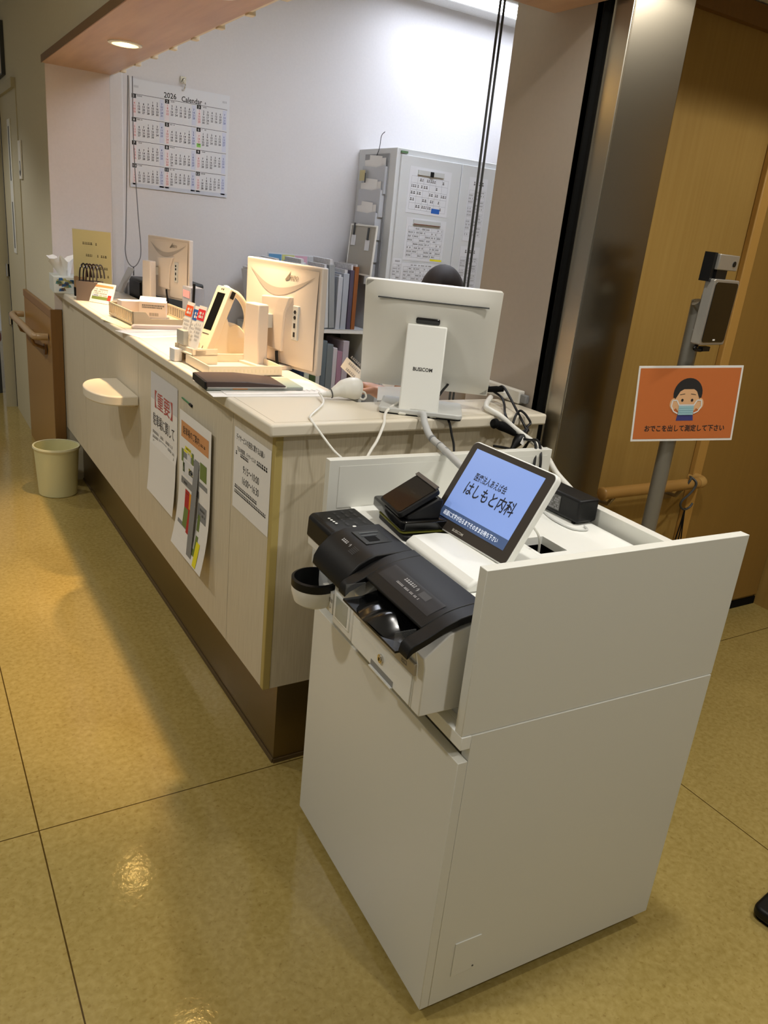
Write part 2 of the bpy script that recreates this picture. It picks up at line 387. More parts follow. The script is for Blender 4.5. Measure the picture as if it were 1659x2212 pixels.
for x, y in ((-.38, -.2), (0.0, -.2), (-.38, .25), (0.0, .25)):
    b = MB(); b.cyl((x, y, 0), (x, y, .39), .018, n=12); b.build('leg', M_dkgrey, t)
b = MB(); b.box(-.42, .03, .27, .32, .47, .86); b.build('backrest', mat('dusky_pink_vinyl', (150, 100, 104), .5), t, bevel=.02, seg=3)

# ================================================================== RECEPTION COUNTER
ct = thing('reception_counter', 'long cream reception counter with limed panels and steel toe kick', 'counter', (0, 0, 0))
seams = [.0, .273, 1.22, 2.168, 2.695]
for i in range(4):
    b = MB(); b.box(0, .02, seams[i]+(.020 if i == 0 else .0012), seams[i+1]-.0012, .303, TOP-.032); b.build('front_panel', M_panel, ct)
b = MB(); b.box(.018, .79, 0, .02, .303, TOP-.032); b.build('end_panel', M_panel, ct)
b = MB(); b.box(-.0015, .018, -.0015, .018, .302, TOP-.031); b.build('corner_strip', M_edge, ct, bevel=.002)
ov = .0285
b = MB(); b.prism([(-ov, -ov), (.79, -ov), (.79, .17), (.30, .17), (.30, 2.695), (-ov, 2.695)], 'z', TOP-.03, TOP)
b.build('worktop', M_top, ct, bevel=.006, seg=3)
b = MB(); b.box(-.0095, -.0085, -.0095, 2.69, TOP-.0002, TOP+.0002); b.box(-.0095, .78, -.0095, -.0085, TOP-.0002, TOP+.0002); b.build('edge_line', mat('worktop_joint', (168, 158, 128), .5), ct)
b = MB(); b.prism([(.0765, .0765), (.74, .0765), (.74, .0965), (.0965, .0965), (.0965, 2.69), (.0765, 2.69)], 'z', 0, .302); b.build('toe_kick', M_steelb, ct)
b = MB(); b.box(.02, .30, .02, 2.69, .30, .32); b.box(.28, .30, .17, 2.69, .30, TOP-.03); b.box(.30, .79, .15, .17, .3, TOP-.03); b.build('carcass', M_panel, ct)
b = MB(); b.box(.072, .0775, .0765, 2.69, 0, .012); b.box(.0765, .74, .072, .0775, 0, .012); b.build('floor_sealant', mat('dirty_sealant', (92, 74, 44), .6), ct)
t = thing('desk', 'white staff desk behind the raised counter', 'desk', (0, 0, 0))
b = MB(); b.prism([(.302, .172), (.79, .172), (.79, .42), (.78, 2.66), (.302, 2.66)], 'z', .695, .72); b.build('desk_top', M_white, t, bevel=.002)
for y in (.20, 1.4, 2.6):
    b = MB(); b.box(.32, .76, y, y+.03, 0, .695); b.build('desk_leg', M_white, t)
# half-round shelf on the front panel
t = thing('bag_shelf', 'small half round cream shelf fixed to the counter front', 'shelf', (-.0005, 1.375, .760))
pts = [(0, -.165), (-.06, -.165)] + [(-.06-.095*math.sin(PI*i/18), -.165*math.cos(PI*i/18)) for i in range(1, 18)] + [(-.06, .165), (0, .165)]
b = MB(); b.prism(pts, 'z', 0, .035); b.build('board', M_top, t, bevel=.005, seg=3)
b = MB(); b.box(-.03, -.001, -.13, .13, -.012, -.0002); b.build('bracket', M_cream, t)

# ------------------------------------------------------------------ sheets with print
def sheet(name, label, cat, c, right, up, w, h, mats, draw, th=.0006, warp=None, group=None, parent=None, border=0):
    b = MB(); n = 12 if warp else 1; b.warp = warp
    if warp:
        for i in range(n):
            b.box(-w/2, w/2, -h/2+h*i/n, -h/2+h*(i+1)/n, -th, 0)
    else: b.box(-w/2, w/2, -h/2, h/2, -th, 0)
    if draw: draw(b)
    o = b.build(name, mats, parent, recalc=False, smooth=False)
    o.matrix_world = frame(c, right, up)
    if label: tag(o, label, cat, group)
    return o
Z1, Z2, Z3, Z4 = .0004, .0007, .0010, .0013

def d_poster1(b):
    b.rect(-.148, .148, .12, .2095, Z1, 1)
    b.text('【重要】', 0, .125, .062, Z2, 2, w=.20, weight=.008)
    b.text('駐車場に関して', 0, .055, .046, Z2, 3, w=.24, weight=.004)
    for i, (x1, y) in enumerate([(.10, .010), (.125, -.006), (.125, -.022), (.125, -.038), (.125, -.054), (-.06, -.070), (.125, -.086), (.10, -.102), (-.02, -.118)]):
        b.marks(-.125, x1, y, .009, Z2, 4, seed=i)
    b.marks(.04, .125, -.165, .010, Z2, 4, seed=22)
sheet('wall_poster', 'large white notice with red bracketed heading, leftmost on the counter front', 'poster', (-.0022, .894, .712), (0, -1, 0), (0, 0, 1), .300, .415,
      [M_paper, mat('paper_shade_band', (206, 206, 208), .6), mat('faded_red_ink', (176, 84, 76), .7), mat('soft_black_ink', (70, 66, 64), .7), M_inkg], d_poster1, warp=lambda p: (p.x, p.y, p.z+.010*max(0, -p.y/.2)**2+.004*(p.x/.15)**2*(p.y < 0)))

def d_poster2(b):
    b.rect(-.125, .125, .135, .185, Z1, 1)
    b.text('駐車場のご案内', -.03, .160, .026, Z2, 2, w=.15, weight=.006); b.marks(.055, .10, .156, .008, Z2, 2, seed=3)
    g, gr, y, r, o, w = 3, 4, 5, 6, 7, 8
    def R(x0, x1, y0, y1, m, z=Z2): b.rect(x0, x1, y0, y1, z, m)
    R(.005, .048, -.20, .10, g, Z1)               # main road
    R(-.118, .05, .075, .093, g, Z1); R(-.118, .05, -.01, .012, g, Z1); R(.048, .12, .03, .045, g, Z1); R(.048, .12, -.07, -.02, g, Z1); R(-.12, .01, -.138, -.126, g, Z1)
    R(-.10, .0, .02, .07, w); R(-.065, -.03, .075, .10, w)
    R(-.085, -.03, .105, .115, y); R(-.095, -.015, .095, .103, y); R(-.048, -.008, .035, .055, y)
    R(-.118, -.10, .06, .10, gr); R(-.022, -.004, .074, .11, gr); R(-.105, -.085, .03, .06, gr); R(.055, .112, .055, .105, gr)
    R(-.075, -.035, -.075, -.018, r); R(-.035, .002, -.07, -.02, o); R(-.075, -.035, -.135, -.075, gr); R(-.035, .002, -.145, -.07, r)
    R(.052, .072, -.105, -.055, gr); R(.055, .075, -.165, -.12, gr); R(.045, .065, -.185, -.165, gr)
    R(.068, .098, -.21, -.135, y, Z3)
    for i in range(4): b.marks(.078, .088, -.148-.016*i, .008, Z4, 2, seed=60+i, fill=1)
    for i in range(4): b.rect(-.07, -.04, -.03-.011*i, -.0285-.011*i, Z3, 2)
    for i in range(2): b.marks(.065, .11, -.035-.014*i, .007, Z3, 2, seed=70+i)
    b.marks(-.115, -.06, .0, .007, Z3, 2, seed=5); b.marks(-.028, .0, -.045, .006, Z3, 2, seed=6); b.marks(-.04, -.012, .045, .007, Z3, 2, seed=9); b.marks(-.08, -.03, .110, .006, Z3, 2, seed=8)
sheet('parking_map', 'white parking map poster with orange heading and coloured blocks on the counter front', 'poster', (-.010, .551, .660), (0, -1, 0), (0, 0, 1), .285, .428,
      [M_paper, M_salmon, M_ink, M_grey, M_green, M_yellow, M_red, M_orange, M_paperg], d_poster2, warp=lambda p: (p.x, p.y, p.z+.022*max(0, -p.y/.2)**2))
def d_poster3(b):
    b.text('デイサービスの送迎に関するお願い', -.012, .085, .018, Z1, 1, w=.185, weight=.006)
    b.text('下記の時間帯、デイサービスの', -.035, .055, .013, Z1, 1, w=.125, weight=.003); b.marks(.035, .105, .055, .012, Z1, 1, seed=4, fill=1)
    b.marks(-.105, -.02, .043, .010, Z1, 1, seed=5)
    b.text('9:15～10:00', 0, .012, .027, Z1, 1, w=.105, weight=.003); b.text('16:00～16:30', 0, -.018, .027, Z1, 1, w=.108, weight=.003)
    b.marks(-.105, .045, -.046, .010, Z1, 1, seed=6, fill=1); b.marks(-.105, .105, -.060, .010, Z1, 1, seed=7, fill=1)
sheet('time_notice', 'white notice with two lines of times, nearest the counter corner', 'poster', (-.0022, .136, .826), (0, -1, 0), (0, 0, 1), .238, .215, [M_paper, M_ink], d_poster3)
b = MB(); b.tube([(-.002, .70, .906), (-.002, .62, .903)], .0022, n=6); b.cyl((-.002, .625, .903), (-.002, .603, .902), .004, m=1, n=10)
tag(b.build('green_pin', [mat('green_plastic', (60, 130, 80), .4), M_black]), 'tiny green pin stuck above the parking map', 'pin')

# ------------------------------------------------------------------ calendar
import datetime
def d_cal(b):
    W2, H2 = .253, .245
    b.text('2026', -.055, .196, .034, Z1, 1, w=.062, weight=.014); b.text('Calendar', .055, .192, .034, Z1, 1, w=.105, weight=.014)
    b.marks(.115, .132, .190, .008, Z1, 2, seed=1)
    for i in range(4): b.rect(-.232+i*.006, -.229+i*.006, .205, .215, Z1, 3); b.rect(.215+i*.006, .218+i*.006, .205, .215, Z1, 3)
    cw, ch = .162, .104
    for mth in range(12):
        cx = -.243+cw*(mth % 3); cy = .178-ch*(mth//3)
        b.rect(cx, cx+cw-.002, cy-.0018, cy, Z1, 1)
        b.rect(cx+cw-.026, cx+cw-.004, cy-ch+.006, cy-.006, Z1, 4); b.rect(cx+.002, cx+.022, cy-ch+.006, cy-.022, Z1, 5)
        b.rect(cx, cx+.021, cy-.019, cy-.001, Z2, 1); b.text(str(mth+1), cx+.0105, cy-.010, .017, Z3, 0, weight=.01)
        b.marks(cx+.026, cx+.05, cy-.007, .005, Z2, 2, seed=mth)
        first = datetime.date(2026, mth+1, 1); nd = ((datetime.date(2026+(mth == 11), (mth+1) % 12+1, 1))-first).days
        s0 = (first.weekday()+1) % 7
        for d in range(1, nd+1):
            k = s0+d-1; c, r = k % 7, k//7
            col = 6 if c == 0 else (7 if c == 6 else 2)
            b.text(str(d), cx+.013+c*.0222, cy-.027-r*.0128, .0128, Z2, col, weight=.028)
    b.rect(.083, .104, -.018, .000, Z2, 8)
    b.rect(-.25, .25, -.243, -.225, Z1, 9)
sheet('wall_calendar', 'large white wall calendar of the year 2026 on the office wall', 'calendar', (.600, 2.714, 1.764), (1, 0, 0), (0, 0, 1), .506, .488,
      [M_paperg, M_ink, mat('calendar_digit', (70, 70, 76), .7), M_inkl, mat('calendar_tint_blue', (204, 208, 224), .7), mat('calendar_tint_pink', (226, 216, 218), .7), mat('calendar_red', (206, 128, 128), .7), mat('calendar_blue', (110, 122, 168), .7), mat('calendar_green', (150, 214, 110), .7), mat('calendar_foot', (196, 200, 210), .7)],
      d_cal)
b = MB(); b.tube(spline([(.61, 2.716, 2.045), (.61, 2.702, 2.045), (.605, 2.70, 2.03), (.617, 2.70, 2.02), (.612, 2.70, 2.0), (.612, 2.712, 1.995)], 5), .003, n=8); b.box(.596, .624, 2.712, 2.719, 2.028, 2.056)
tag(b.build('wall_hook', M_chrome), 'small grey hook holding up the wall calendar', 'hook')

# shutter cords
t = thing('pull_cord', 'long grey looped pull cord hanging in front of the calendar', 'cord', (.325, 2.6, 1.2))
b = MB(); b.tube(spline([(-.012, 0, .80), (-.022, 0, .4), (-.030, 0, .10), (-.034, 0, .02), (-.022, 0, -.035), (.005, 0, -.058), (.032, 0, -.03), (.043, 0, .03), (.030, 0, .2), (.012, 0, .5), (.008, 0, .80)], 8), .0024, n=6); b.build('cord_loop', mat('cord_grey', (112, 112, 114), .6), t)
b = MB(); b.cyl((.006, 0, -.058), (.006, 0, -.10), .003, n=8); b.build('cord_weight', M_dkgrey, t)
t = thing('shutter_wire', 'pair of dark vertical wires behind the near end of the counter', 'wire', (.632, .215, TOP))
for x in (0, .013):
    b = MB(); b.cyl((x, 0, -.28), (x, 0, 1.0), .0032, n=8); b.build('wire', M_dkgrey, t)

# ------------------------------------------------------------------ lamps
def downlight(loc, label, lens, spot, group=None, r=.048):
    t = thing('ceiling_light', label, 'light', loc, group=group)
    b = MB(); b.lathe([(r, .002), (r+.014, .002), (r+.014, -.004), (r, -.006), (r, .012)], n=36); b.build('trim_ring', M_whitee, t)
    b = MB(); b.disc(0, 0, r, r, -.003); b.build('lens', lens, t, recalc=False)
    if lens is M_lamp_warm:
        b = MB(); b.lathe([(.019, .0), (.019, -.003), (.0, -.004)], (0, 0, -.003), 0, 24); b.build('bulb', mat('warm_bulb', (255, 206, 120), .4, emit=130), t)
    l = spot; l.parent = t
    return t
for i, y in enumerate((1.82, .80)):
    s = lamp('downlight_beam', 'SPOT', (0, 0, -.012), SPOT_W, (1.0, .67, .36), .025, angle=math.radians(60), blend=.75); s.rotation_euler = (0, 0, 0)
    downlight((.113, y, 2.0), ('warm round downlight recessed in the wooden soffit, far one over the counter', 'warm round downlight recessed in the wooden soffit nearer the viewer')[i], M_lamp_warm, s)
for i, (x, y, e) in enumerate(HALL_LAMPS):
    s = lamp('hall_beam', 'SPOT', (0, 0, -.012), e, HALL, .055, angle=math.radians(130 if x < 1 else 160), blend=.4)
    downlight((x, y, 2.448), 'round hall ceiling downlight above the waiting area', M_lamp_hall, s, 'hall ceiling downlights', .06)
for i, (x0, x1, y0, y1) in enumerate(((1.75, 3.0, 2.28, 2.50), (.75, 2.0, 1.1, 1.32))):
    t = thing('office_light', ('bright fluorescent ceiling light above the grey cabinet', 'bright fluorescent ceiling light over the staff desk')[i], 'light', ((x0+x1)/2, (y0+y1)/2, 2.66))
    hx, hy = (x1-x0)/2, (y1-y0)/2
    b = MB(); b.box(-hx, hx, -hy, hy, -.012, -.004); b.build('diffuser', (M_lamp_cool, M_lamp_desk)[i], t)
    b = MB()
    for q in ((-hx-.02, -hx, -hy-.02, hy+.02), (hx, hx+.02, -hy-.02, hy+.02), (-hx, hx, -hy-.02, -hy), (-hx, hx, hy, hy+.02)): b.box(*q, -.02, -.001)
    b.build('frame', M_whitee, t)

# ================================================================== THINGS ON THE COUNTER
def eizo(name, label, c, yaw, k, foot_z, colx):
    r = Vector((math.cos(yaw), math.sin(yaw), 0))
    t = thing(name, label, 'monitor', M=frame(c, r, (0, 0, 1)) @ Matrix.Scale(k, 4))
    w, h = .19, .154
    b = MB(); b.prism([(-w, -h), (w, -h), (w, h), (-w, h)], 'z', -.022, 0); b.build('bezel', M_eizo, t, bevel=.004)
    b = MB(); b.rect(-w+.016, w-.016, -h+.016, h-.016, -.0225); b.build('screen', M_blackg, t, recalc=False)
    def shell(p):                                                   # back shell swells towards its middle
        q = max(0, 1-(p.x/w)**2)*max(0, 1-((p.y+.02)/h)**2)
        return (p.x, p.y, p.z+(.026*q if p.z > .0005 else 0))
    b = MB(); b.warp = shell; n = 36
    vs = [(-w+.012+2*(w-.012)*i/n, -h+.012+2*(h-.012)*j/n, .002) for j in range(n+1) for i in range(n+1)]
    b.add(vs, [(j*(n+1)+i, j*(n+1)+i+1, (j+1)*(n+1)+i+1, (j+1)*(n+1)+i) for j in range(n) for i in range(n)])
    b.build('back_cover', M_eizo, t, recalc=False)
    # crescent handle recess under the top edge
    up = [(-.165+.33*i/20, .126-.046*math.sin(PI*i/20)) for i in range(21)]
    lo = [(-.165+.33*i/20, .126-.068*math.sin(PI*i/20)) for i in range(21)]
    b = MB(); b.warp = lambda p: (p.x, p.y, shell(Vector((p.x, p.y, .002)))[2]+.0012)
    vs = [(x0_+(x1_-x0_)*j/6, y0_+(y1_-y0_)*j/6, 0) for j in range(7) for (x0_, y0_), (x1_, y1_) in zip(up, lo)]
    b.add(vs, [(j*21+i, j*21+i+1, j*21+22+i, j*21+21+i) for j in range(6) for i in range(20)])
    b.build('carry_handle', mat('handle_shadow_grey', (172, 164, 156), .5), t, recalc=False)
    b = MB(); b.prism([(-.045, -.098), (.052, -.104), (.062, .01), (.085, .060), (-.06, .050)], 'z', .012, .032); b.build('centre_cover', M_eizo, t, bevel=.004, seg=3)
    b = MB(); b.box(.090, .117, -.062, .038, .006, .0235); b.build('port_panel', M_gplas, t, bevel=.002)
    b = MB()
    for y in (-.002, -.018): b.cyl((.1035, y+.022, .023), (.1035, y+.022, .0246), .0055, n=14)
    b.box(.0995, .1075, -.026, -.012, .023, .0246); b.box(.0995, .1075, -.052, -.038, .023, .0246); b.build('ports', M_blackg, t)
    b = MB(); b.warp = lambda p: (p.x, p.y, shell(Vector((p.x, p.y, .002)))[2]+.0016)
    b.poly([(.030, .106), (.048, .132), (.046, .116), (.052, .122), (.050, .108), (.038, .104)]); b.text('EIZO', .072, .114, .017, weight=.01)
    b.build('maker_mark', mat('logo_grey', (120, 112, 100), .5), t, recalc=False)
    b = MB(); b.prism([(colx-.04, -.165+.0), (colx+.04, -.165), (colx+.036, .03), (colx-.036, .03)], 'z', .058, .094); b.build('stand_column', M_eizo, t, bevel=.004)
    b = MB(); b.box(colx-.02, colx+.02, -.04, .0, .02, .06); b.build('stand_hinge', M_gplas, t)
    zf = (foot_z-c[2])/k
    b = MB(); b.box(colx-.03, colx+.03, zf+.012, -.16, .064, .088); b.prism([(x, y) for x, y in rrect(colx-.10, colx+.10, -.02, .115, .03)], 'z', 0, .014)
    b2 = MB(); b2.box(colx-.03, colx+.03, zf+.010, -.16, .064, .088)
    P = rrect(colx-.085, colx+.085, -.02, .11, .03)
    b2.add([(x, zf, z) for x, z in P]+[(x, zf+.012, z) for x, z in P], [tuple(range(len(P)))[::-1], tuple(range(len(P), 2*len(P)))]+[(i, (i+1) % len(P), len(P)+(i+1) % len(P), len(P)+i) for i in range(len(P))])
    b2.build('stand_foot', M_eizo, t)
    b = MB(); b.tube(spline([(.03, -.105, .03), (.034, -.13, .03), (.03, -.17, .02), (.02, (zf-.12)/1 if zf > -.2 else -.26, .0)], 6), .005); b.build('cable', M_black, t)
    return t
eizo('office_monitor', 'cream monitor with crescent handle, back turned, beside the shallow cream tray', (.291, .670, 1.166), math.radians(-77.6), 1.0, TOP, -.015)
eizo('office_monitor', 'cream monitor with crescent handle at the far end behind the plastic basket', (.40, 2.235, 1.172), math.radians(-72.4), .89, .722, -.06)

# white touch monitor with wide stand
t = thing('touch_monitor', 'large white monitor with BUSICOM stand, back turned, at the near counter corner', 'monitor', (.42, .03, TOP), math.radians(-35))
Ti = Matrix.Translation((.42, .03, TOP)) @ Matrix.Rotation(math.radians(-35), 4, 'Z'); Ti.invert()
def tilted(c, yaw, tilt):
    yw, tl = math.radians(yaw), math.radians(tilt)
    r = Vector((math.cos(yw), math.sin(yw), 0)); fw = Vector((-math.sin(yw), math.cos(yw), 0))
    return frame(c, r, fw*math.sin(tl)+Vector((0, 0, 1))*math.cos(tl))
b = MB(Ti @ tilted((.444, .083, 1.187), -35.6, -17.3))
b.prism(rrect(-.17, .17, -.1415, .1415, .008), 'z', -.016, -.002, 0); b.build('bezel', M_wplas, t, bevel=.002)
b = MB(b.M); b.rect(-.16, .16, -.13, .13, -.0165); b.build('screen', M_blackg, t, recalc=False)
b = MB(b.M)
n = 14
b.warp = lambda p: (p.x, p.y, -.002+.024*(1-abs(p.x/.17)**6)*(1-abs(p.y/.1415)**6))
b.add([(-.17+.34*i/n, -.1415+.283*j/n, 0) for j in range(n+1) for i in range(n+1)], [(j*(n+1)+i, j*(n+1)+i+1, (j+1)*(n+1)+i+1, (j+1)*(n+1)+i) for j in range(n) for i in range(n)])
b.build('back_cover', M_wplas, t, recalc=False)
b = MB(b.M); b.box(-.135, .14, .106, .1075, .015, .0207); b.build('vent_line', M_dkgrey, t)
b = MB(b.M); b.box(-.036, .024, .050, .066, .018, .027); b.build('mount_slot', M_blackg, t, bevel=.004)
# slanted stand column with a notch in its foot
b = MB(Ti @ tilted((.3885, .0135, 1.1185), -33.8, 12.5))
b.prism([(-.0495, -.111), (-.030, -.111), (-.018, -.097), (.018, -.097), (.030, -.111), (.0495, -.111), (.0495, .1135), (-.0495, .1135)], 'z', -.035, 0)
b.build('stand_column', M_whitee, t, bevel=.004, seg=3)
Mst = b.M
b = MB(Mst); b.text('BUSICOM', .0, .005, .0125, .0006, 0, w=.048, weight=.02); b.build('maker_mark', M_ink, t, recalc=False)
b = MB(Ti @ tilted((.40, .05, 1.19), -34, 0)); b.box(-.03, .03, -.03, .03, -.05, .0); b.build('hinge_arm', M_dkgrey, t)
b = MB(); P = rrect(-.115, .095, -.055, .10, .012); b.prism(P, 'z', .003, .016); b.build('base_plate', M_gplas, t, bevel=.003)
b = MB(); b.prism(rrect(-.113, .093, -.053, .098, .012), 'z', 0, .003); b.build('base_pad', M_rubber, t)

# tissue box
t = thing('tissue_box', 'patterned white tissue box at the far end of the counter', 'tissue box', (-.004, 2.575, TOP), math.radians(-4))
b = MB(); b.box(-.06, .06, -.11, .11, 0, .075); b.build('carton', mat('tissue_carton', (206, 210, 204), .5), t, bevel=.002)
b = MB()
for i in range(26):
    r_ = random.Random(i); x, z = r_.uniform(-.05, .05), r_.uniform(.01, .066)
    b.add([(x-.012, -.1105, z-.006), (x+.012, -.1105, z-.004), (x+.006, -.1105, z+.008), (x-.008, -.1105, z+.007)], [(0, 1, 2, 3)], i % 4)
b.build('printed_pattern', [mat('carton_blue', (46, 96, 150), .5), mat('carton_olive', (170, 168, 110), .5), mat('carton_teal', (70, 130, 130), .5), mat('carton_brown', (110, 88, 64), .5)], t, recalc=False)
b = MB(); n = 26; vs = []
for j in range(7):
    for i in range(n):
        a = 2*PI*i/n; q = j/6; rr = (.028+.026*q)*(1+.30*q*math.sin(5*a+1)+.15*q*math.sin(9*a))
        vs.append((rr*math.cos(a)*.95-.018*q, rr*math.sin(a)*1.2, .075+.075*q+.016*q*math.sin(3*a+.6)+.008*q*math.sin(7*a)))
b.add(vs, [(j*n+i, j*n+(i+1) % n, (j+1)*n+(i+1) % n, (j+1)*n+i) for j in range(6) for i in range(n)])
b.add([(-.018, 0, .135)]+vs[-n:], [(0, 1+i, 1+(i+1) % n) for i in range(n)])
b.build('tissue', M_paper, t, angle=89)

# yellow notice in a clear stand
def d_sign(b):
    for i, (y, x0, x1) in enumerate(((.085, -.045, .045), (.033, -.03, .0), (.033, .025, .085), (-.02, -.055, -.025), (-.02, .0, .075), (-.055, .04, .08))): b.marks(x0, x1, y, .011, Z1, 1, seed=30+i)
    b.marks(-.062, -.052, .033, .009, Z1, 1, seed=40)
t = thing('notice_stand', 'tall yellow notice in a clear acrylic stand beside the tissue box', 'sign', M=tilted((.086, 2.372, 1.163), -38.6, -1))
b = MB(); b.box(-.093, .093, -.13, .143, -.0006, 0); d_sign(b); b.build('notice', [M_yelpap, mat('olive_ink', (92, 82, 56), .7)], t, recalc=False, smooth=False)
b = MB(); b.box(-.096, .096, -.152, .146, -.004, -.0014); b.box(-.096, .096, -.1535, -.1505, -.075, .0); b.build('acrylic_stand', M_clear, t)
# small dark cup and reading-glasses holder
t = thing('pen_cup', 'small dark brown cup in front of the yellow notice', 'cup', (.030, 2.40, TOP))
b = MB(); b.lathe([(0, .001), (.021, .001), (.023, .04), (.023, .088), (.020, .088), (.019, .03), (0, .03)], n=24); b.build('cup', mat('tan_leather', (150, 118, 80), .5), t)
b = MB(); b.lathe([(.0218, 0), (.0236, .002), (.0240, .04), (.0228, .04)], n=24); b.build('base_band', M_rubber, t)
t = thing('glasses_holder', 'grey box of reading glasses with dark temples sticking up', 'glasses holder', (.045, 2.235, TOP), math.radians(-25))
b = MB(); b.box(-.05, .05, -.04, -.036, 0, .085); b.box(-.05, .05, .036, .04, 0, .085); b.box(-.05, -.046, -.036, .036, 0, .085); b.box(.046, .05, -.036, .036, 0, .085); b.box(-.046, .046, -.036, .036, 0, .004); b.build('box', mat('taupe_acrylic', (110, 98, 90), .35), t)
for i, x in enumerate((-.032, -.004, .026)):
    b = MB()
    for dx in (-.008, .008): b.tube(spline([(x+dx, -.02, .01), (x+dx, -.015, .10), (x+dx+.004, -.01, .142), (x+dx+.014, .004, .158), (x+dx+.024, .012, .135), (x+dx+.028, .014, .10)], 5), .0036, n=6)
    b.tube(spline([(x-.010, -.02, .012), (x, -.022, .008), (x+.010, -.02, .012)], 4), .0022, n=6)
    tag(b.build('reading_glasses', mat(('black_frame', 'brown_frame', 'grey_frame')[i], ((24, 20, 20), (46, 30, 26), (70, 66, 64))[i], .3), None), ('black framed reading glasses at the left of the grey holder', 'brown framed reading glasses in the middle of the grey holder', 'grey framed reading glasses at the right of the grey holder')[i], 'glasses', 'reading glasses in the holder').matrix_world = Matrix.Translation((.045, 2.235, TOP)) @ Matrix.Rotation(math.radians(-25), 4, 'Z')
# curved card stand
def cardwarp(p): return (p.x, p.y, p.z+.10*(p.y-.045)**2*3)
t = thing('card_stand', 'curved white card with printed picture on the counter before the glasses holder', 'card', M=tilted((.079, 2.138, 1.052), -56.4, 20))
b = MB(); b.warp = cardwarp
for i in range(8): b.box(-.064, .064, -.045+.09*i/8, -.045+.09*(i+1)/8, -.003, 0)
def cw(x0, x1, y0, y1, z, m): b.rect(x0, x1, y0, y1, z, m, 4)
cw(-.055, .055, .026, .036, Z1, 1); cw(-.055, .05, -.03, -.016, Z1, 2); cw(.035, .055, -.03, -.006, Z1, 3); cw(-.055, -.02, -.018, -.008, Z1, 4)
for i in range(4): b.marks(-.05, .03, .016-.009*i, .005, Z2, 5, seed=80+i)
b.build('card', [M_paper, M_salmon, M_green, M_red, M_lblue, M_inkg], t, recalc=False)
b = MB(); b.prism([(-.045, -.003), (-.045, -.04), (-.042, -.04), (-.02, -.003)], 'x', -.05, .05); b.build('foot', M_wplas, t)
# plastic basket with carton
bm_ = Matrix.Translation((.034, 1.43, TOP)) @ Matrix.Rotation(math.radians(3), 4, 'Z')
t = thing('letter_basket', 'cream slotted plastic basket on the middle of the counter', 'basket', M=bm_)
b = MB()
Lx, Ly, Hh = .245, .31, .055
b.box(0, Lx, 0, Ly, .004, .008)
for x in (0, Lx-.005):
    b.box(x, x+.005, 0, Ly, .048, Hh); b.box(x, x+.005, 0, Ly, .004, .014)
    for i in range(13): b.box(x, x+.005, Ly*i/12-.004 if i else 0, Ly*i/12+.004 if i < 12 else Ly, .012, .05)
for y in (0, Ly-.005):
    b.add([(0, y, .004), (Lx, y, .004), (Lx, y, Hh), (Lx*.85, y, Hh), (Lx*.78, y, .03), (Lx*.28, y, .03), (Lx*.20, y, Hh), (0, y, Hh)] + [(0, y+.005, .004), (Lx, y+.005, .004), (Lx, y+.005, Hh), (Lx*.85, y+.005, Hh), (Lx*.78, y+.005, .03), (Lx*.28, y+.005, .03), (Lx*.20, y+.005, Hh), (0, y+.005, Hh)],
          [(0, 1, 4, 5), (1, 2, 3, 4), (0, 5, 6, 7), (8, 13, 12, 9), (9, 12, 11, 10), (8, 15, 14, 13)] + [(i, (i+1) % 8, 8+(i+1) % 8, 8+i) for i in range(8)])
b.build('walls', M_beige, t)
b = MB()
for x in (.01, Lx-.02):
    for y in (.01, Ly-.02): b.box(x, x+.01, y, y+.01, 0, .004)
b.build('feet', M_beige, t)
t = thing('carton', 'small white printed carton with open flap standing in the basket', 'box', M=Matrix.Translation((.172, 1.655, TOP+.0085)) @ Matrix.Rotation(math.radians(-19), 4, 'Z'))
b = MB(); b.box(-.052, .052, -.04, .04, 0, .062, 0)
b.M = Matrix.Identity(4)
for i in range(2):
    m2 = MB(); 
for i, (z, x1) in enumerate(((.050, .042), (.042, .036))):
    rr = random.Random(i); x = -.04
    while x < x1:
        w_ = rr.uniform(.003, .006); b.add([(x, -.0404, z-.003), (x+w_, -.0404, z-.003), (x+w_, -.0404, z+.003), (x, -.0404, z+.003)], [(0, 1, 2, 3)], 1); x += w_+.0015
for i in range(9):
    x = -.012+.004*i; b.add([(x, -.0404, .010), (x+.002, -.0404, .010), (x+.002, -.0404, .022), (x, -.0404, .022)], [(0, 1, 2, 3)], 1)
b.build('body', [mat('pinkish_carton', (226, 214, 208), .6), M_inkg], t, recalc=False)
b = MB(); b.add([(-.052, -.04, .062), (.052, -.04, .062), (.050, .012, .078), (-.050, .012, .078), (-.052, -.04, .063), (.052, -.04, .063), (.050, .012, .079), (-.050, .012, .079)], [(0, 1, 2, 3), (4, 5, 6, 7), (0, 1, 5, 4), (2, 3, 7, 6), (1, 2, 6, 5), (3, 0, 4, 7)]); b.build('flap', mat('pinkish_carton', (226, 214, 208), .6), t)
t = thing('carton', 'low white carton lying behind the open carton in the basket', 'box', M=bm_ @ Matrix.Translation((.075, .27, .0085)))
b = MB(); b.box(-.045, .05, -.03, .030, 0, .058); b.build('body', mat('pinkish_carton', (226, 214, 208), .6), t, bevel=.001)
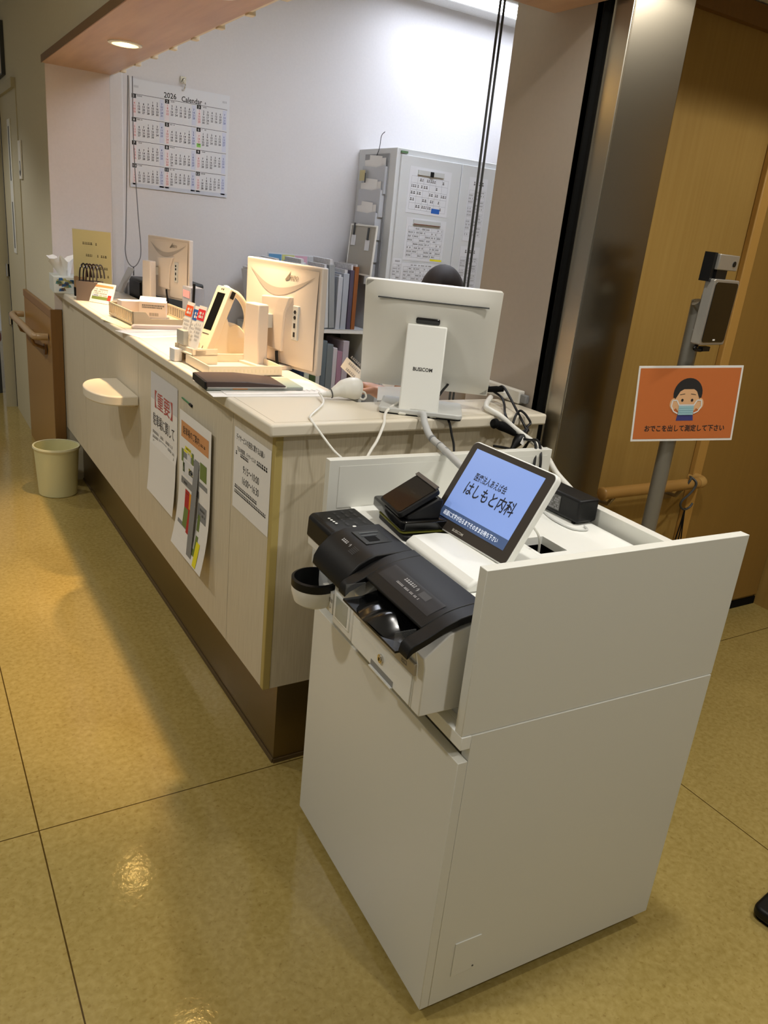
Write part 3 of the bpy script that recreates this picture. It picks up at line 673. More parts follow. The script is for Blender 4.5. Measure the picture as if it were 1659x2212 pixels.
# flat papers in front of the basket
sheet('yellow_card', 'pale yellow card lying at the counter edge before the basket', 'card', (.012, 1.51, TOP+.0016), (.12, -.99, 0), (.99, .12, 0), .24, .075, [mat('pale_yellow_paper', (228, 216, 172), .7)], None, .0015)
def d_form(b):
    b.rect(-.10, .10, .035, .037, Z1, 1); b.rect(-.10, .10, -.03, -.0285, Z1, 1)
    b.rect(-.10, .10, -.05, -.046, Z1, 2)
sheet('form_sheet', 'pinkish printed form lying flat between basket and leaflet stand', 'paper', (.085, 1.275, TOP+.0012), (.95, .30, 0), (-.30, .95, 0), .24, .17, [M_paper, M_inkl, M_pink], d_form, .001)
t = thing('slim_tray', 'slim white pen tray on the counter in front of the basket', 'tray', (.125, 1.385, TOP), math.radians(-4))
b = MB(); b.prism([(-.10, 0), (.09, 0), (.10, .008), (.085, .016), (-.095, .014), (-.105, .007)], 'y', -.016, .016); b.build('body', mat('pale_pink_plastic', (226, 206, 196), .4), t, bevel=.003, seg=3)
# leaflet stand
t = thing('leaflet_stand', 'clear leaflet stand with white card box beside the tall card reader', 'leaflet stand', M=tilted((.034, .715, TOP), -83, 0))
b = MB(); b.box(-.062, .062, .030, .046, -.012, .02); b.prism([(-.062, .03), (.062, .03), (.062, .034), (-.062, .034)], 'z', -.05, .03)
b.box(-.062, -.058, 0, .05, -.05, .03); b.box(.058, .062, 0, .05, -.05, .03)
b.build('holder', M_cream, t)
b = MB(); b.box(-.058, -.01, .05, .092, .010, .026); b.build('front_pocket', mat('frosted_acrylic', (206, 206, 198), .2, trans=.4), t, bevel=.001)
b = MB(); b.box(-.055, -.018, .001, .038, .026, .05); b.build('card_box', M_paper, t, bevel=.001)
for i, (x, w_, h_, z, c_) in enumerate(((-.048, .046, .125, .0, 'ORANGE'), (-.004, .044, .118, -.004, 'BLUE'), (.042, .046, .125, .004, 'RED'))):
    mm = tilted((.034, .715, TOP), -83, 0) @ Matrix.Translation((x, .048+h_/2, z)) @ Matrix.Rotation(math.radians(-14), 4, 'X')
    b = MB(); b.box(-w_/2, w_/2, -h_/2, h_/2, -.003, 0); b.rect(-w_/2, w_/2, h_/2-.042, h_/2-.010, Z1, 1)
    b.marks(-w_*.3, w_*.3, h_/2-.026, .018, Z2, 0, seed=i, fill=1)
    for k in range(5): b.marks(-w_*.4, w_*.4, h_/2-.055-.011*k, .006, Z1, 2, seed=10*i+k)
    o = b.build('leaflet', [M_paper, (mat('leaflet_orange', (226, 92, 40), .6), mat('leaflet_blue', (36, 92, 170), .6), mat('leaflet_red', (216, 48, 56), .6))[i], M_inkl], None, recalc=False, smooth=False)
    o.matrix_world = mm
    tag(o, ('leaflet with orange heading, left in the leaflet stand', 'leaflet with blue heading, middle of the leaflet stand', 'leaflet with red heading, right in the leaflet stand')[i], 'leaflet', 'leaflets in the stand')
# face-recognition card reader
RM = tilted((.134, .822, TOP), -80.8, 0)
t = thing('card_reader', 'tall cream leaning card reader with black screen and ring handle', 'card reader', M=RM)
# local x along the counter edge, y up, z towards the public; leaning back 22.8 degrees
lean = Matrix.Translation((0, 0, .058)) @ Matrix.Rotation(math.radians(-22.8), 4, 'X')
b = MB(lean); b.prism(rrect(-.0425, .0425, .0, .236, .008), 'z', -.026, 0); b.build('front_body', M_cream, t, bevel=.003, seg=3)
b = MB(lean); b.rect(-.024, .024, .092, .214, .0006); b.build('screen', M_blackg, t, recalc=False)
b = MB(lean); b.cyl((-.006, .226, 0), (-.006, .226, .0012), .0022, m=0, n=10); b.cyl((.004, .226, 0), (.004, .226, .0012), .0026, n=10); b.box(-.02, .02, .078, .080, 0, .0008); b.box(.012, .014, .03, .04, 0, .001); b.build('camera_dots', M_black, t)
b = MB(lean); b.box(.0425, .046, .205, .228, -.02, -.008); b.build('side_button', M_black, t)
b = MB(lean); b.ball((.0, .236, -.010), (.016, .006, .01)); b.build('status_lamp', mat('pale_mint_lamp', (196, 236, 222), .3), t)
b = MB(); b.prism([(.062, 0), (-.13, 0), (-.105, .05), (-.075, .095), (-.05, .112), (-.03, .10), (-.02, .16), (.03, .05)], 'x', -.034, .034)
b.M = Matrix.Identity(4); b2 = MB()
prof = [(.055, 0), (-.125, 0), (-.118, .03), (-.10, .07), (-.075, .098), (-.055, .108), (-.035, .10), (-.028, .125), (.012, .10), (.03, .06)]
b2.add([(-.036, y, z) for z, y in prof]+[(.036, y, z) for z, y in prof], [tuple(range(len(prof)))[::-1], tuple(range(len(prof), 2*len(prof)))]+[(i, (i+1) % len(prof), len(prof)+(i+1) % len(prof), len(prof)+i) for i in range(len(prof))])
b2.build('base_body', M_cream, t, bevel=.004, seg=3)
b = MB(); b.tube(spline([(0, .197, -.045), (0, .195, -.075), (0, .165, -.105), (0, .125, -.118), (0, .09, -.112), (0, .072, -.10)], 6), .010, n=12); b.build('ring_handle', M_cream, t)
b = MB(); b.box(-.040, .040, 0, .012, .055, .115); b.box(-.040, .040, .012, .020, .09, .115); b.build('card_shelf', M_cream, t, bevel=.003)
# shallow tray
t = thing('money_tray', 'shallow cream rectangular tray on the counter beside the monitor', 'tray', (.011, .501, TOP), math.radians(1))
b = MB(); b.box(0, .222, 0, .20, .002, .005); b.box(0, .222, 0, .004, .002, .03); b.box(0, .222, .196, .20, .002, .03); b.box(0, .004, .004, .196, .002, .03); b.box(.218, .222, .004, .196, .002, .03); b.build('body', M_cream, t, bevel=.0015)
b = MB()
for i in range(18): b.box(.008+i*.0118, .013+i*.0118, -.0006, 0, .011, .020)
b.build('side_pattern', mat('tray_pattern', (214, 204, 178), .5), t)
b = MB()
for x in (.01, .20):
    for y in (.01, .18): b.box(x, x+.012, y, y+.012, 0, .002)
b.build('feet', M_rubber, t)
# clipboard on file on loose sheets
sheet('loose_sheet', 'lowest large white sheet spread under the brown clipboard', 'paper', (.11, .345, TOP+.0012), (1, -.07, 0), (.07, 1, 0), .33, .205, [M_paper], None, .001)
def d_note(b):
    for i in range(3): b.rect(.06+.02*i, .075+.022*i, -.06, -.058, Z1, 1)
    for i in range(4): b.rect(.08+.015*i, .082+.015*i, -.07, -.045, Z1, 1)
sheet('loose_sheet', 'upper white sheet with pencil lines sticking out right of the brown clipboard', 'paper', (.125, .36, TOP+.0026), (1, -.02, 0), (.02, 1, 0), .29, .19, [M_paper, M_inkl], d_note, .001)
t = thing('paper_file', 'grey green paper file under the brown clipboard', 'file', (.075, .372, TOP+.003), math.radians(-4))
b = MB(); b.box(-.128, .135, -.062, .066, .0, .009); b.build('cover', M_greenfile, t, bevel=.002)
b = MB(); b.box(-.126, .133, -.0625, -.061, .002, .004, 0); b.box(-.126, .133, -.0625, -.061, .0055, .0065, 0); b.build('pages', M_inkl, t)
b = MB(); b.box(-.06, -.02, -.0632, -.062, .002, .0055); b.build('label_tab', M_salmon, t)
t = thing('clipboard', 'dark brown leather clipboard folder lying on the grey green file', 'folder', (.052, .366, TOP+.0125), math.radians(-4))
b = MB()
b.prism([(-.108, .0), (.105, 0), (.105, .004), (.0, .014), (-.108, .014)], 'y', -.063, .068)
b.build('cover', M_brown, t, bevel=.002)
b = MB(); b.box(-.112, -.106, -.06, .066, -.006, .013); b.build('spine', M_black, t, bevel=.001)
b = MB(); b.box(-.104, .108, -.060, .066, -.003, -.0002); b.build('sheets', M_paper, t)
# barcode scanner
t = thing('barcode_scanner', 'white handheld barcode scanner lying head up at the counter corner', 'scanner', (.272, .196, TOP), math.radians(-20))
b = MB(Matrix.Rotation(math.radians(12), 4, 'Z'))
b.tube(spline([(-.062, .0, .012), (-.045, 0, .014), (-.030, 0, .018), (-.016, 0, .024), (.0, 0, .029), (.018, 0, .031), (.034, 0, .030), (.044, 0, .029)], 6), [.006+.0002*i for i in range(6)]+[.0085+.0005*i for i in range(6)]+[.012+.0008*i for i in range(6)]+[.017+.0014*i for i in range(6)]+[.0245+.0007*i for i in range(6)]+[.0285]*6+[.0285-.0006*i for i in range(6)]+[.0245], n=20); b.build('body', M_wplas, t)
b = MB(Matrix.Rotation(math.radians(12), 4, 'Z')); b.cyl((-.036, 0, .017), (-.034, 0, .0175), .0135, n=20); b.build('ring', M_dkgrey, t)
b = MB(Matrix.Rotation(math.radians(12), 4, 'Z')); b.tube(spline([(.040, -.012, .008), (.052, -.012, .004), (.060, -.010, .010), (.058, -.006, .020), (.050, -.004, .024)], 5), .0028, n=8); b.build('hook', M_wplas, t)

# ================================================================== OFFICE BACKGROUND
t = thing('filing_cabinet', 'tall pale grey steel cabinet covered with papers at the back', 'cabinet', (1.634, 2.285, 0))
b = MB(); b.box(0, .88, .012, .43, .05, 1.859); b.build('body', M_cabinet, t, bevel=.003)
b = MB(); b.box(.015, .865, .03, .42, 0, .05); b.build('plinth', M_dkgrey, t)
for x0, x1 in ((.022, .418), (.422, .858)):
    b = MB(); b.box(x0, x1, -.004, .012, .08, 1.828); b.build('door', M_cabinet, t, bevel=.002)
b = MB(); b.box(.02, .06, -.001, .012, 1.836, 1.846); b.build('maker_mark', mat('cabinet_green', (96, 128, 90), .5), t)
def CF(x, z, dy=.0052): return (1.634+x, 2.285-.0045-dy+.0046, z)
def d_table(rows, cols, w, h, hl=None):
    def f(b):
        for i in range(rows+1): b.rect(-w*.44, w*.44, h*.30-i*h*.72/rows-.0006, h*.30-i*h*.72/rows+.0006, Z1, 2)
        for j in range(cols+1): b.rect(-w*.44+j*w*.88/cols-.0006, -w*.44+j*w*.88/cols+.0006, h*.30-h*.72, h*.30, Z1, 2)
        for i in range(rows):
            for j in range(cols):
                if (i*7+j*3) % 4: b.marks(-w*.43+j*w*.88/cols, -w*.43+(j+.8)*w*.88/cols, h*.30-(i+.45)*h*.72/rows, h*.30/rows, Z2, 1, seed=i*31+j, fill=.8)
        b.marks(-w*.25, w*.3, h*.41, h*.06, Z1, 1, seed=rows)
        if hl: b.rect(*hl)
    return f
PM = [M_paperg, M_inkg, M_inkl, M_blue, M_yellow, M_red]
def cabpaper(label, x, z, w, h, f, roll=0, **kw):
    return sheet('pinned_paper', label, 'paper', (1.634+x, 2.2795, z), (math.cos(roll), 0, math.sin(roll)), (-math.sin(roll), 0, math.cos(roll)), w, h, PM, f, .001, group='papers on the cabinet', **kw)
cabpaper('monthly table with blue tag, topmost on the left cabinet door', .215, 1.66, .275, .235, d_table(5, 6, .275, .235, (.03, .085, -.105, -.08, Z3, 3)), -.02)
cabpaper('grid table with yellow mark, second paper down on the left cabinet door', .222, 1.408, .265, .225, d_table(8, 6, .265, .225, (.05, .13, -.105, -.095, Z3, 4)), -.01)
cabpaper('low wide table, third paper down on the left cabinet door', .21, 1.232, .25, .10, d_table(4, 8, .25, .10))
cabpaper('paper behind the dark haired head, lowest on the left cabinet door', .215, 1.08, .26, .16, d_table(8, 2, .26, .16))
cabpaper('narrow grey label strip at the left edge of the left cabinet door', .055, 1.225, .055, .155, d_table(7, 2, .055, .155))
cabpaper('tall paper high on the right cabinet door', .545, 1.60, .13, .34, d_table(14, 3, .13, .34))
cabpaper('tall paper lower on the right cabinet door', .545, 1.25, .14, .30, d_table(16, 3, .14, .30))
for i, (x, z, w_) in enumerate(((.215, 1.752, .17), (.222, 1.500, .18))):
    t2 = thing('paper_clip_bar', ('magnetic clip bar on the topmost cabinet paper', 'magnetic clip bar on the second cabinet paper')[i], 'clip', (1.634+x, 2.278, z))
    b = MB(); b.box(-w_/2, w_/2, -.008, .0, -.012, .012); b.build('bar', M_gplas, t2)
    b = MB(); b.box(-.008, .012, -.014, -.008, -.016, .010) if i == 0 else b.box(-w_/2, w_/2, -.0085, -.008, -.012, -.008); b.build('grip', M_black if i == 0 else mat('clip_brown', (120, 70, 54), .5), t2)
# wall pocket organiser on the left side of the cabinet
t = thing('pocket_organiser', 'grey hanging pocket organiser on the side of the cabinet', 'organiser', M=frame((1.632, 2.50, 1.52), (0, -1, 0), (0, 0, 1)))
b = MB(); b.box(-.13, .13, -.33, .31, 0, .004); b.build('backing', mat('organiser_back', (150, 150, 150), .5), t)
for i in range(5):
    z = .275-.12*i; d = .010+.013*i; o = -.005*i; w_ = .125-.004*i
    b = MB(); b.add([(-w_+.006+o, z+.004, d), (w_-.012+o, z+.014, d), (w_-.012+o, z-.16, d-.004), (-w_+.006+o, z-.16, d-.004)], [(0, 1, 2, 3)]); b.add([(-w_*.5+o, z+.03, d+.002), (w_*.6+o, z+.022, d+.002), (w_*.6+o, z-.12, d), (-w_*.5+o, z-.12, d)], [(0, 1, 2, 3)]); b.build('filed_paper', M_paper, t, recalc=False)
    b = MB(); b.prism([(-w_+o, z-.17), (w_+o, z-.17), (w_+o, z-.022), (w_*.2+o, z-.034), (-w_+o, z-.026)], 'z', d+.005, d+.0075); b.box(-w_+o, -w_+.003+o, z-.17, z-.03, .004, d+.006); b.box(w_-.003+o, w_+o, z-.17, z-.03, .004, d+.006); b.build('pocket', mat('pocket_plastic', (186, 188, 192), .3), t)
b = MB(); b.tube(spline([(.0, .30, .006), (.02, .34, .004), (.02, .40, -.002), (.05, .42, -.004)], 5), .002); b.build('string', M_dkgrey, t)
b = MB(); b.box(-.12, -.06, .17, .225, .035, .037, 0); b.box(-.058, -.05, .16, .21, .036, .038, 1); b.build('note_tag', [M_yelpap, M_dkgrey], t)
b = MB(); b.box(-.02, .05, -.20, -.14, .048, .05, 0); b.build('tan_note', M_salmon, t)
t = thing('clear_clipboard', 'clear framed clipboard hanging lowest on the side of the cabinet', 'clipboard', M=frame((1.548, 2.445, 1.325), (.05, -1, 0), (.06, 0, 1)))
b = MB(); b.box(-.13, .13, -.13, .13, -.002, .002); b.build('board', mat('smoky_board', (164, 160, 150), .25), t)
b = MB()
for q in ((-.135, .135, .126, .134), (-.135, .135, -.134, -.126), (-.135, -.128, -.126, .126), (.128, .135, -.126, .126)): b.box(*q, -.004, .005)
b.build('frame', M_wplas, t)
for x, z in ((-.09, .065), (.06, .045)):
    b = MB(); b.box(x-.022, x+.022, z-.045, z+.01, .004, .006, 0); b.box(x-.006, x+.006, z+.01, z+.075, .004, .010, 1); b.build('clip_tag', [M_paperg, M_dkgrey], t)
# bookcase
t = thing('bookcase', 'low white bookcase packed with files beside the cabinet', 'bookcase', (.93, 2.40, 0))
b = MB(); b.box(0, .02, 0, .30, 0, .885); b.build('side_panel', M_white, t)
b = MB(); b.box(.66, .68, 0, .30, 0, .885); b.build('side_panel', M_white, t)
for z in (.04, .50, .865):
    b = MB(); b.box(.02, .66, 0, .30, z, z+.022); b.build('shelf', M_white, t)
b = MB(); b.box(.02, .66, .29, .30, .02, .885); b.build('back_panel', M_dkgrey, t)
b = MB(); b.box(-.001, .681, -.006, .30, .887, .889); b.build('top_sheet', M_cabinet, t)
b = MB(); b.box(.02, .655, -.0045, 0, .867, .886); b.build('label_strip', M_paper, t)
FC = [(204, 206, 208), (190, 190, 188), (176, 170, 158), (200, 204, 206), (168, 170, 168), (196, 198, 200), (40, 84, 140), (190, 196, 202), (206, 206, 210), (196, 190, 198), (204, 206, 206), (150, 154, 156), (184, 188, 196), (170, 176, 186), (86, 78, 96), (146, 88, 48)]
FN = ['white', 'pale grey', 'beige', 'bluish white', 'ash grey', 'light grey', 'blue', 'pale blue', 'milky white', 'pinkish white', 'clear white', 'slate grey', 'cool grey', 'blue grey', 'purple', 'orange brown']
x = .03
for i in range(16):
    w_ = (.034, .042)[i % 2] if i < 14 else .03
    h_ = .285+.02*((i*5) % 4); lean_ = math.radians(-9 if i <= 9 else (-4 if i < 12 else 0))
    o = thing('file_folder', FN[i]+' file '+('leaning' if lean_ < -.05 else 'standing')+' on top of the bookcase' + (', rightmost' if i == 15 else ', leftmost' if i == 0 else ''), 'file', M=Matrix.Translation((.93+x, 2.402, .889)) @ Matrix.Rotation(lean_, 4, 'Y'), group='files on the bookcase top')
    b = MB(); b.box(0, w_*.82, 0, .23, (0 if lean_ == 0 else .004), h_); b.build('cover', mat('file_'+FN[i].replace(' ', '_'), FC[i], .5), o, bevel=.002)
    b = MB(); b.box(w_*.2, w_*.6, .01, .22, h_-.01, h_+.012+.008*(i % 3), 0); b.build('paper_edge', mat('papers_edge', (214, 214, 216), .7, noise=.25, scale=80, stretch=(30, 1, 1)), o)
    x += w_ - (.002 if i > 2 else 0)
BC = [(44, 60, 84), (196, 204, 190), (72, 92, 54), (206, 206, 200), (104, 116, 124), (120, 128, 132), (206, 200, 206), (170, 130, 150), (186, 176, 186), (70, 54, 44), (52, 40, 34)]
BN = ['navy', 'pale green', 'dark green', 'white', 'slate', 'grey', 'white backed', 'mauve', 'lilac', 'brown', 'dark brown']
x = .265
for i in range(11):
    w_ = .026+.006*(i % 3); h_ = .30-.02*(i % 4) if i < 9 else .17
    o = tag(MB().box(0, w_, 0, .22, 0, h_).build('ring_binder', mat('binder_'+BN[i].replace(' ', '_'), BC[i], .5), bevel=.002), BN[i]+' binder on the shelf under the bookcase top', 'binder', 'binders on the lower shelf')
    o.matrix_world = Matrix.Translation((.93+x, 2.402, .5225)); x += w_+.002
b = MB(); b.box(-.16, .16, -.004, 0, 0, .05, 0); b.rect(0, 0, 0, 0); 
t = thing('index_card_rack', 'strip of coloured index cards standing behind the files', 'index cards', (1.24, 2.66, .889))
b = MB(); b.box(-.16, .16, 0, .004, 0, .375); b.build('board', M_paperg, t)
for i, (c_, n_) in enumerate((((96, 150, 190), 'blue'), ((206, 206, 130), 'yellow'), ((214, 170, 186), 'pink'), ((190, 190, 190), 'grey'))):
    b = MB(); b.box(-.155+.08*i, -.08+.08*i, -.003, -.0005, .31, .368); b.build('index_card', mat('index_'+n_, c_, .6), t)
# things on the staff desk seen over the counter
t = thing('desk_printer', 'dark grey desk printer seen beyond the yellow notice', 'printer', (.49, 2.525, .72))
b = MB(); b.box(-.16, .15, -.10, .17, 0, .37); b.build('body', M_dkgrey, t, bevel=.01, seg=3)
b = MB(); b.box(-.17, -.162, -.08, .12, .06, .36); b.build('front_panel', M_black, t)
b = MB(); b.add([(-.18, .10, .42), (-.18, -.02, .42), (-.24, -.02, .30), (-.24, .10, .30), (-.178, .10, .42), (-.178, -.02, .42), (-.238, -.02, .30), (-.238, .10, .30)], [(0, 1, 2, 3), (4, 5, 6, 7), (0, 1, 5, 4), (2, 3, 7, 6), (1, 2, 6, 5), (3, 0, 4, 7)]); b.build('paper_tray', mat('tray_grey', (176, 178, 180), .4), t)
t = thing('pen_holder', 'clear pen holder with pink paper and a black pen beyond the far monitor', 'pen holder', (.42, 1.915, .72))
b = MB(); b.box(-.03, .03, -.06, .06, 0, .40); b.build('holder', mat('frosty_acrylic', (196, 202, 216), .15, trans=.5), t)
b = MB(); b.box(-.032, -.031, -.045, .045, .355, .385); b.build('pink_label', M_pink, t)
b = MB(); b.cyl((-.025, -.075, .30), (-.02, -.072, .42), .006, n=10); b.build('pen', M_black, t)
# power strip on the grey end wall
t = thing('power_strip', 'white power strip fixed to the grey end wall above the counter', 'power strip', (.80, .16, 1.028))
b = MB(); b.box(-.022, -.001, -.075, .10, -.017, .020); b.build('body', M_wplas, t, bevel=.004, seg=3)
b = MB()
for y in (.07, .035, .0): b.box(-.0235, -.021, y-.010, y+.010, -.006, .008)
b.build('sockets', M_inkl, t)
b = MB(); b.box(-.040, -.0225, -.035, .012, -.010, .008); b.build('plug', M_whitee, t, bevel=.004)
b = MB(); b.box(-.018, -.004, -.10, -.075, -.012, .012); b.build('end_cap', M_grey, t, bevel=.003)
# papers and grey box on the desk near the person
sheet('desk_paper', 'white paper lying at the desk edge behind the barcode scanner', 'paper', (.43, .30, .7215), (.8, -.6, 0), (.6, .8, 0), .297, .21, [M_paper], None, .001)
t = thing('document_holder', 'grey document tray behind the white monitor stand', 'tray', (.60, .42, .722), math.radians(-30))
b = MB(); b.box(-.05, .05, -.005, .005, 0, .235); b.box(-.05, .05, -.08, .0, 0, .006); b.build('body', M_grey, t, bevel=.003)
sheet('slanted_paper', 'folded white paper leaning behind the white monitor base', 'paper', (.41, .166, TOP+.021), (.8, -.55, .1), (.45, .6, .45), .09, .055, [M_paper], None, .001)
b = MB(); b.box(0, .09, 0, .03, 0, .006)

# ================================================================== PERSON
def skin_mesh(name, verts, edges, radii, material, parent=None, root=0, sub=2):
    me = bpy.data.meshes.new(name); me.from_pydata(verts, edges, []); me.materials.append(material)
    o = bpy.data.objects.new(name, me); COL.objects.link(o)
    if parent: o.parent = parent
    o.modifiers.new('skin', 'SKIN'); me.skin_vertices.new() if not me.skin_vertices else None
    for i, r in enumerate(radii):
        sv = me.skin_vertices[0].data[i]; sv.radius = r if isinstance(r, tuple) else (r, r); sv.use_root = (i == root)
    s = o.modifiers.new('sub', 'SUBSURF'); s.levels = sub; s.render_levels = sub
    dg = bpy.context.evaluated_depsgraph_get(); ev = o.evaluated_get(dg); m2 = bpy.data.meshes.new_from_object(ev)
    o.modifiers.clear(); o.data = m2; m2.polygons.foreach_set('use_smooth', [True]*len(m2.polygons)); m2.name = name
    return o
PX, PY = .98, .81
face_dir = math.radians(234)                       # the person looks towards the monitor
P = thing('person', 'person with short dark hair and white uniform seated behind the white monitor', 'person', (PX, PY, .035), face_dir - PI/2)
# local: +y is forward, x to the person's right
V, E_, Rr = [], [], []
def chain(start, pts):
    prev = start
    for p, r in pts:
        V.append(p); Rr.append(r); i = len(V)-1
        if prev is not None: E_.append((prev, i))
        prev = i
    return prev
pel = chain(None, [((0, -.02, .52), (.15, .11))])
ch = chain(pel, [((0, -.02, .66), (.125, .095)), ((0, -.01, .80), (.135, .10)), ((0, .0, .93), (.13, .095)), ((0, .02, 1.005), (.06, .055)), ((0, .03, 1.06), (.050, .050))])
V_hd = chain(ch, [((0, .045, 1.12), (.062, .072)), ((0, .045, 1.19), (.076, .090)), ((0, .035, 1.255), (.066, .082))])
for sx in (-1, 1):
    chain(pel, [((sx*.09, .05, .50), .085), ((sx*.11, .20, .50), .075), ((sx*.12, .33, .49), .058), ((sx*.12, .32, .28), .052), ((sx*.12, .26, .07), .036), ((sx*.12, .32, .012), .034), ((sx*.125, .38, .004), .026)])
# right arm reaches out holding a sheet, left arm rests on the desk
def to_local(p):
    a = -(face_dir - PI/2); x, y = p[0]-PX, p[1]-PY
    return (x*math.cos(a)-y*math.sin(a), x*math.sin(a)+y*math.cos(a), p[2])
hand = to_local((.585, .665, .955)); elbow = to_local((.84, .53, .80)); 
lelb = (-.27, .10, .77); lhand = (-.12, .30, .745)
wr = to_local((.648, .602, .895))
sgn = 1 if hand[0] > 0 else -1
chain(3, [((sgn*.12, 0, .965), .06), ((sgn*.185, .0, .94), .056), (tuple((elbow[i]+(sgn*.185, 0, .94)[i])/2 for i in range(3)), .046), (elbow, .042), (tuple((elbow[i]+wr[i])/2 for i in range(3)), .038), (wr, .027)])
rw = len(V)-1
chain(3, [((-sgn*.12, 0, .965), .06), ((-sgn*.185, .0, .94), .056), ((-sgn*.24, .04, .85), .046), ((-sgn*.27, .10, .77), .042), ((-sgn*.20, .21, .755), .036), ((-sgn*.13, .30, .748), .026)])
lw = len(V)-1
def add_hand(w, d, side, spread):
    d = Vector(d).normalized(); s_ = Vector(side).normalized(); n_ = d.cross(s_)
    base = Vector(V[w])
    pm = chain(w, [(tuple(base+d*.045), (.030, .016))])
    kn = chain(pm, [(tuple(base+d*.075), (.032, .014))])
    for k, L in enumerate((.070, .078, .073, .058)):
        o_ = s_*(-.028+.0187*k); q = base+d*.085+o_
        chain(kn, [(tuple(q), .0095), (tuple(q+d*L*.45+n_*spread*.012), .0088), (tuple(q+d*L*.72+n_*spread*.030), .0080), (tuple(q+d*L*.92+n_*spread*.050), .0070)])
    q = base+d*.035-s_*.032
    chain(pm, [(tuple(q), .012), (tuple(q-s_*.018+d*.025+n_*spread*.01), .0105), (tuple(q-s_*.018+d*.052+n_*spread*.028), .0085)])
dr = Vector(to_local((.560, .700, .93)))-Vector(wr)
add_hand(rw, dr, dr.cross(Vector((0, 0, 1))), 1)
add_hand(lw, (.4*sgn, .9, -.05), (.9*sgn, -.4, 0), -1 if sgn > 0 else 1)
body = skin_mesh('body', V, E_, Rr, M_skin, P, 0, 2)
# face: nose, ears, mouth, eyes
b = MB(); b.tube([(0, .118, 1.185), (0, .133, 1.160), (0, .136, 1.145), (0, .118, 1.135)], [.007, .010, .012, .008], n=10)
for sx in (-1, 1): b.ball((sx*.079, .03, 1.165), (.010, .020, .032))
b.build('nose_and_ears', M_skin, P)
for sx in (-1, 1):
    b = MB(); b.ball((sx*.030, .108, 1.188), (.013, .010, .008), 0); b.ball((sx*.030, .1155, 1.188), (.006, .004, .006), 1); b.build('eye', [M_paper, M_black], P)
b = MB(); b.tube([(-.022, .114, 1.105), (0, .121, 1.107), (.022, .114, 1.105)], [.003, .006, .003], n=8); b.build('mouth', mat('lips', (150, 84, 76), .5), P)
b = MB(); n = 32; vs = []
def hem(fr):
    pts = [(-1, 1.095), (-.2, 1.125), (.15, 1.175), (.45, 1.225), (.75, 1.245), (1.01, 1.25)]
    for (xa, za), (xb, zb) in zip(pts, pts[1:]):
        if fr <= xb: return za+(zb-za)*(fr-xa)/(xb-xa)
    return 1.25
for j in range(13):
    for i in range(n):
        a = 2*PI*i/n; fr = math.sin(a); zt = 1.3125; zb = hem(fr)
        z = zt-(zt-zb)*(j/12)**1.6
        q = math.sqrt(max(0, 1-((z-1.185)/.1275)**2)) if z > 1.185 else 1-.10*((1.185-z)/.09)**2
        k = 1+.012*math.sin(11*a+j*.5)*(j > 1)
        vs.append((.087*q*math.cos(a)*k, .030+.106*q*fr*k, z))
b.add(vs, [(j*n+i, j*n+(i+1) % n, (j+1)*n+(i+1) % n, (j+1)*n+i) for j in range(12) for i in range(n)])
b.build('hair', M_hair, P)
Vt = [(0, -.02, .50), (0, -.02, .66), (0, -.01, .80), (0, .0, .925), (0, .01, .975), (sgn*.12, 0, .965), (sgn*.19, .0, .94), tuple((elbow[i]*.45+(sgn*.185, 0, .94)[i]*.55) for i in range(3)), (-sgn*.12, 0, .965), (-sgn*.19, 0, .94), (-sgn*.235, .035, .86)]
skin_mesh('tunic', Vt, [(0, 1), (1, 2), (2, 3), (3, 4), (3, 5), (5, 6), (6, 7), (3, 8), (8, 9), (9, 10)], [(.17, .13), (.142, .112), (.152, .117), (.145, .110), (.085, .075), .074, .07, .062, .074, .07, .062], M_uniform, P, 0, 2)
ww = Vector(wr)*.78+Vector(elbow)*.22; d_ = (Vector(wr)-Vector(elbow)).normalized()
b = MB(); b.tube([ww-d_*.012, ww+d_*.012], .0335, n=24); b.build('watch_strap', M_chrome, P)
b = MB(); oo = d_.orthogonal().normalized(); up_ = Vector((-.25, .85, .45)); up_ = (up_-d_*up_.dot(d_)).normalized()
b.cyl(ww+up_*.030, ww+up_*.042, .018, n=24); b.build('watch_face', M_dkgrey, P)
for sx in (-1, 1):
    b = MB(); b.tube([(sx*.12, .22, .035), (sx*.12, .27, .022), (sx*.125, .37, .008), (sx*.125, .43, -.002)], [.045, .046, .042, .03], n=14); b.build('shoe', M_paper, P)
hp = Vector((.585, .665, .955))
sheet('held_paper', 'white sheet of paper held up in the hand of the seated person', 'paper', (.513, .590, 1.011), (.30, -.82, -.42), (.06, .03, .30), .085, .038, [M_paper, M_inkl], lambda b: [b.marks(-.03, .03, .03-.02*i, .008, Z1, 1, seed=i) for i in range(3)], .001)
t = thing('office_chair', 'grey swivel chair under the seated person', 'chair', (PX, PY, 0), face_dir-PI/2)
b = MB(); b.box(-.23, .23, -.22, .22, .40, .455); b.build('seat', M_dkgrey, t, bevel=.03, seg=3)
b = MB(); b.box(-.20, .20, -.30, -.25, .50, .85); b.build('backrest', M_dkgrey, t, bevel=.02, seg=3)
b = MB(); b.cyl((0, 0, .06), (0, 0, .38), .03); b.box(-.03, .03, -.28, 0, .34, .37); b.box(-.03, .03, -.29, -.26, .35, .55); b.build('column', M_black, t)
b = MB()
for i in range(5):
    a = 2*PI*i/5; b.tube([(0, 0, .08), (.27*math.cos(a), .27*math.sin(a), .05)], [.03, .016]); b.ball((.27*math.cos(a), .27*math.sin(a), .026), .026)
b.build('foot_star', M_black, t)

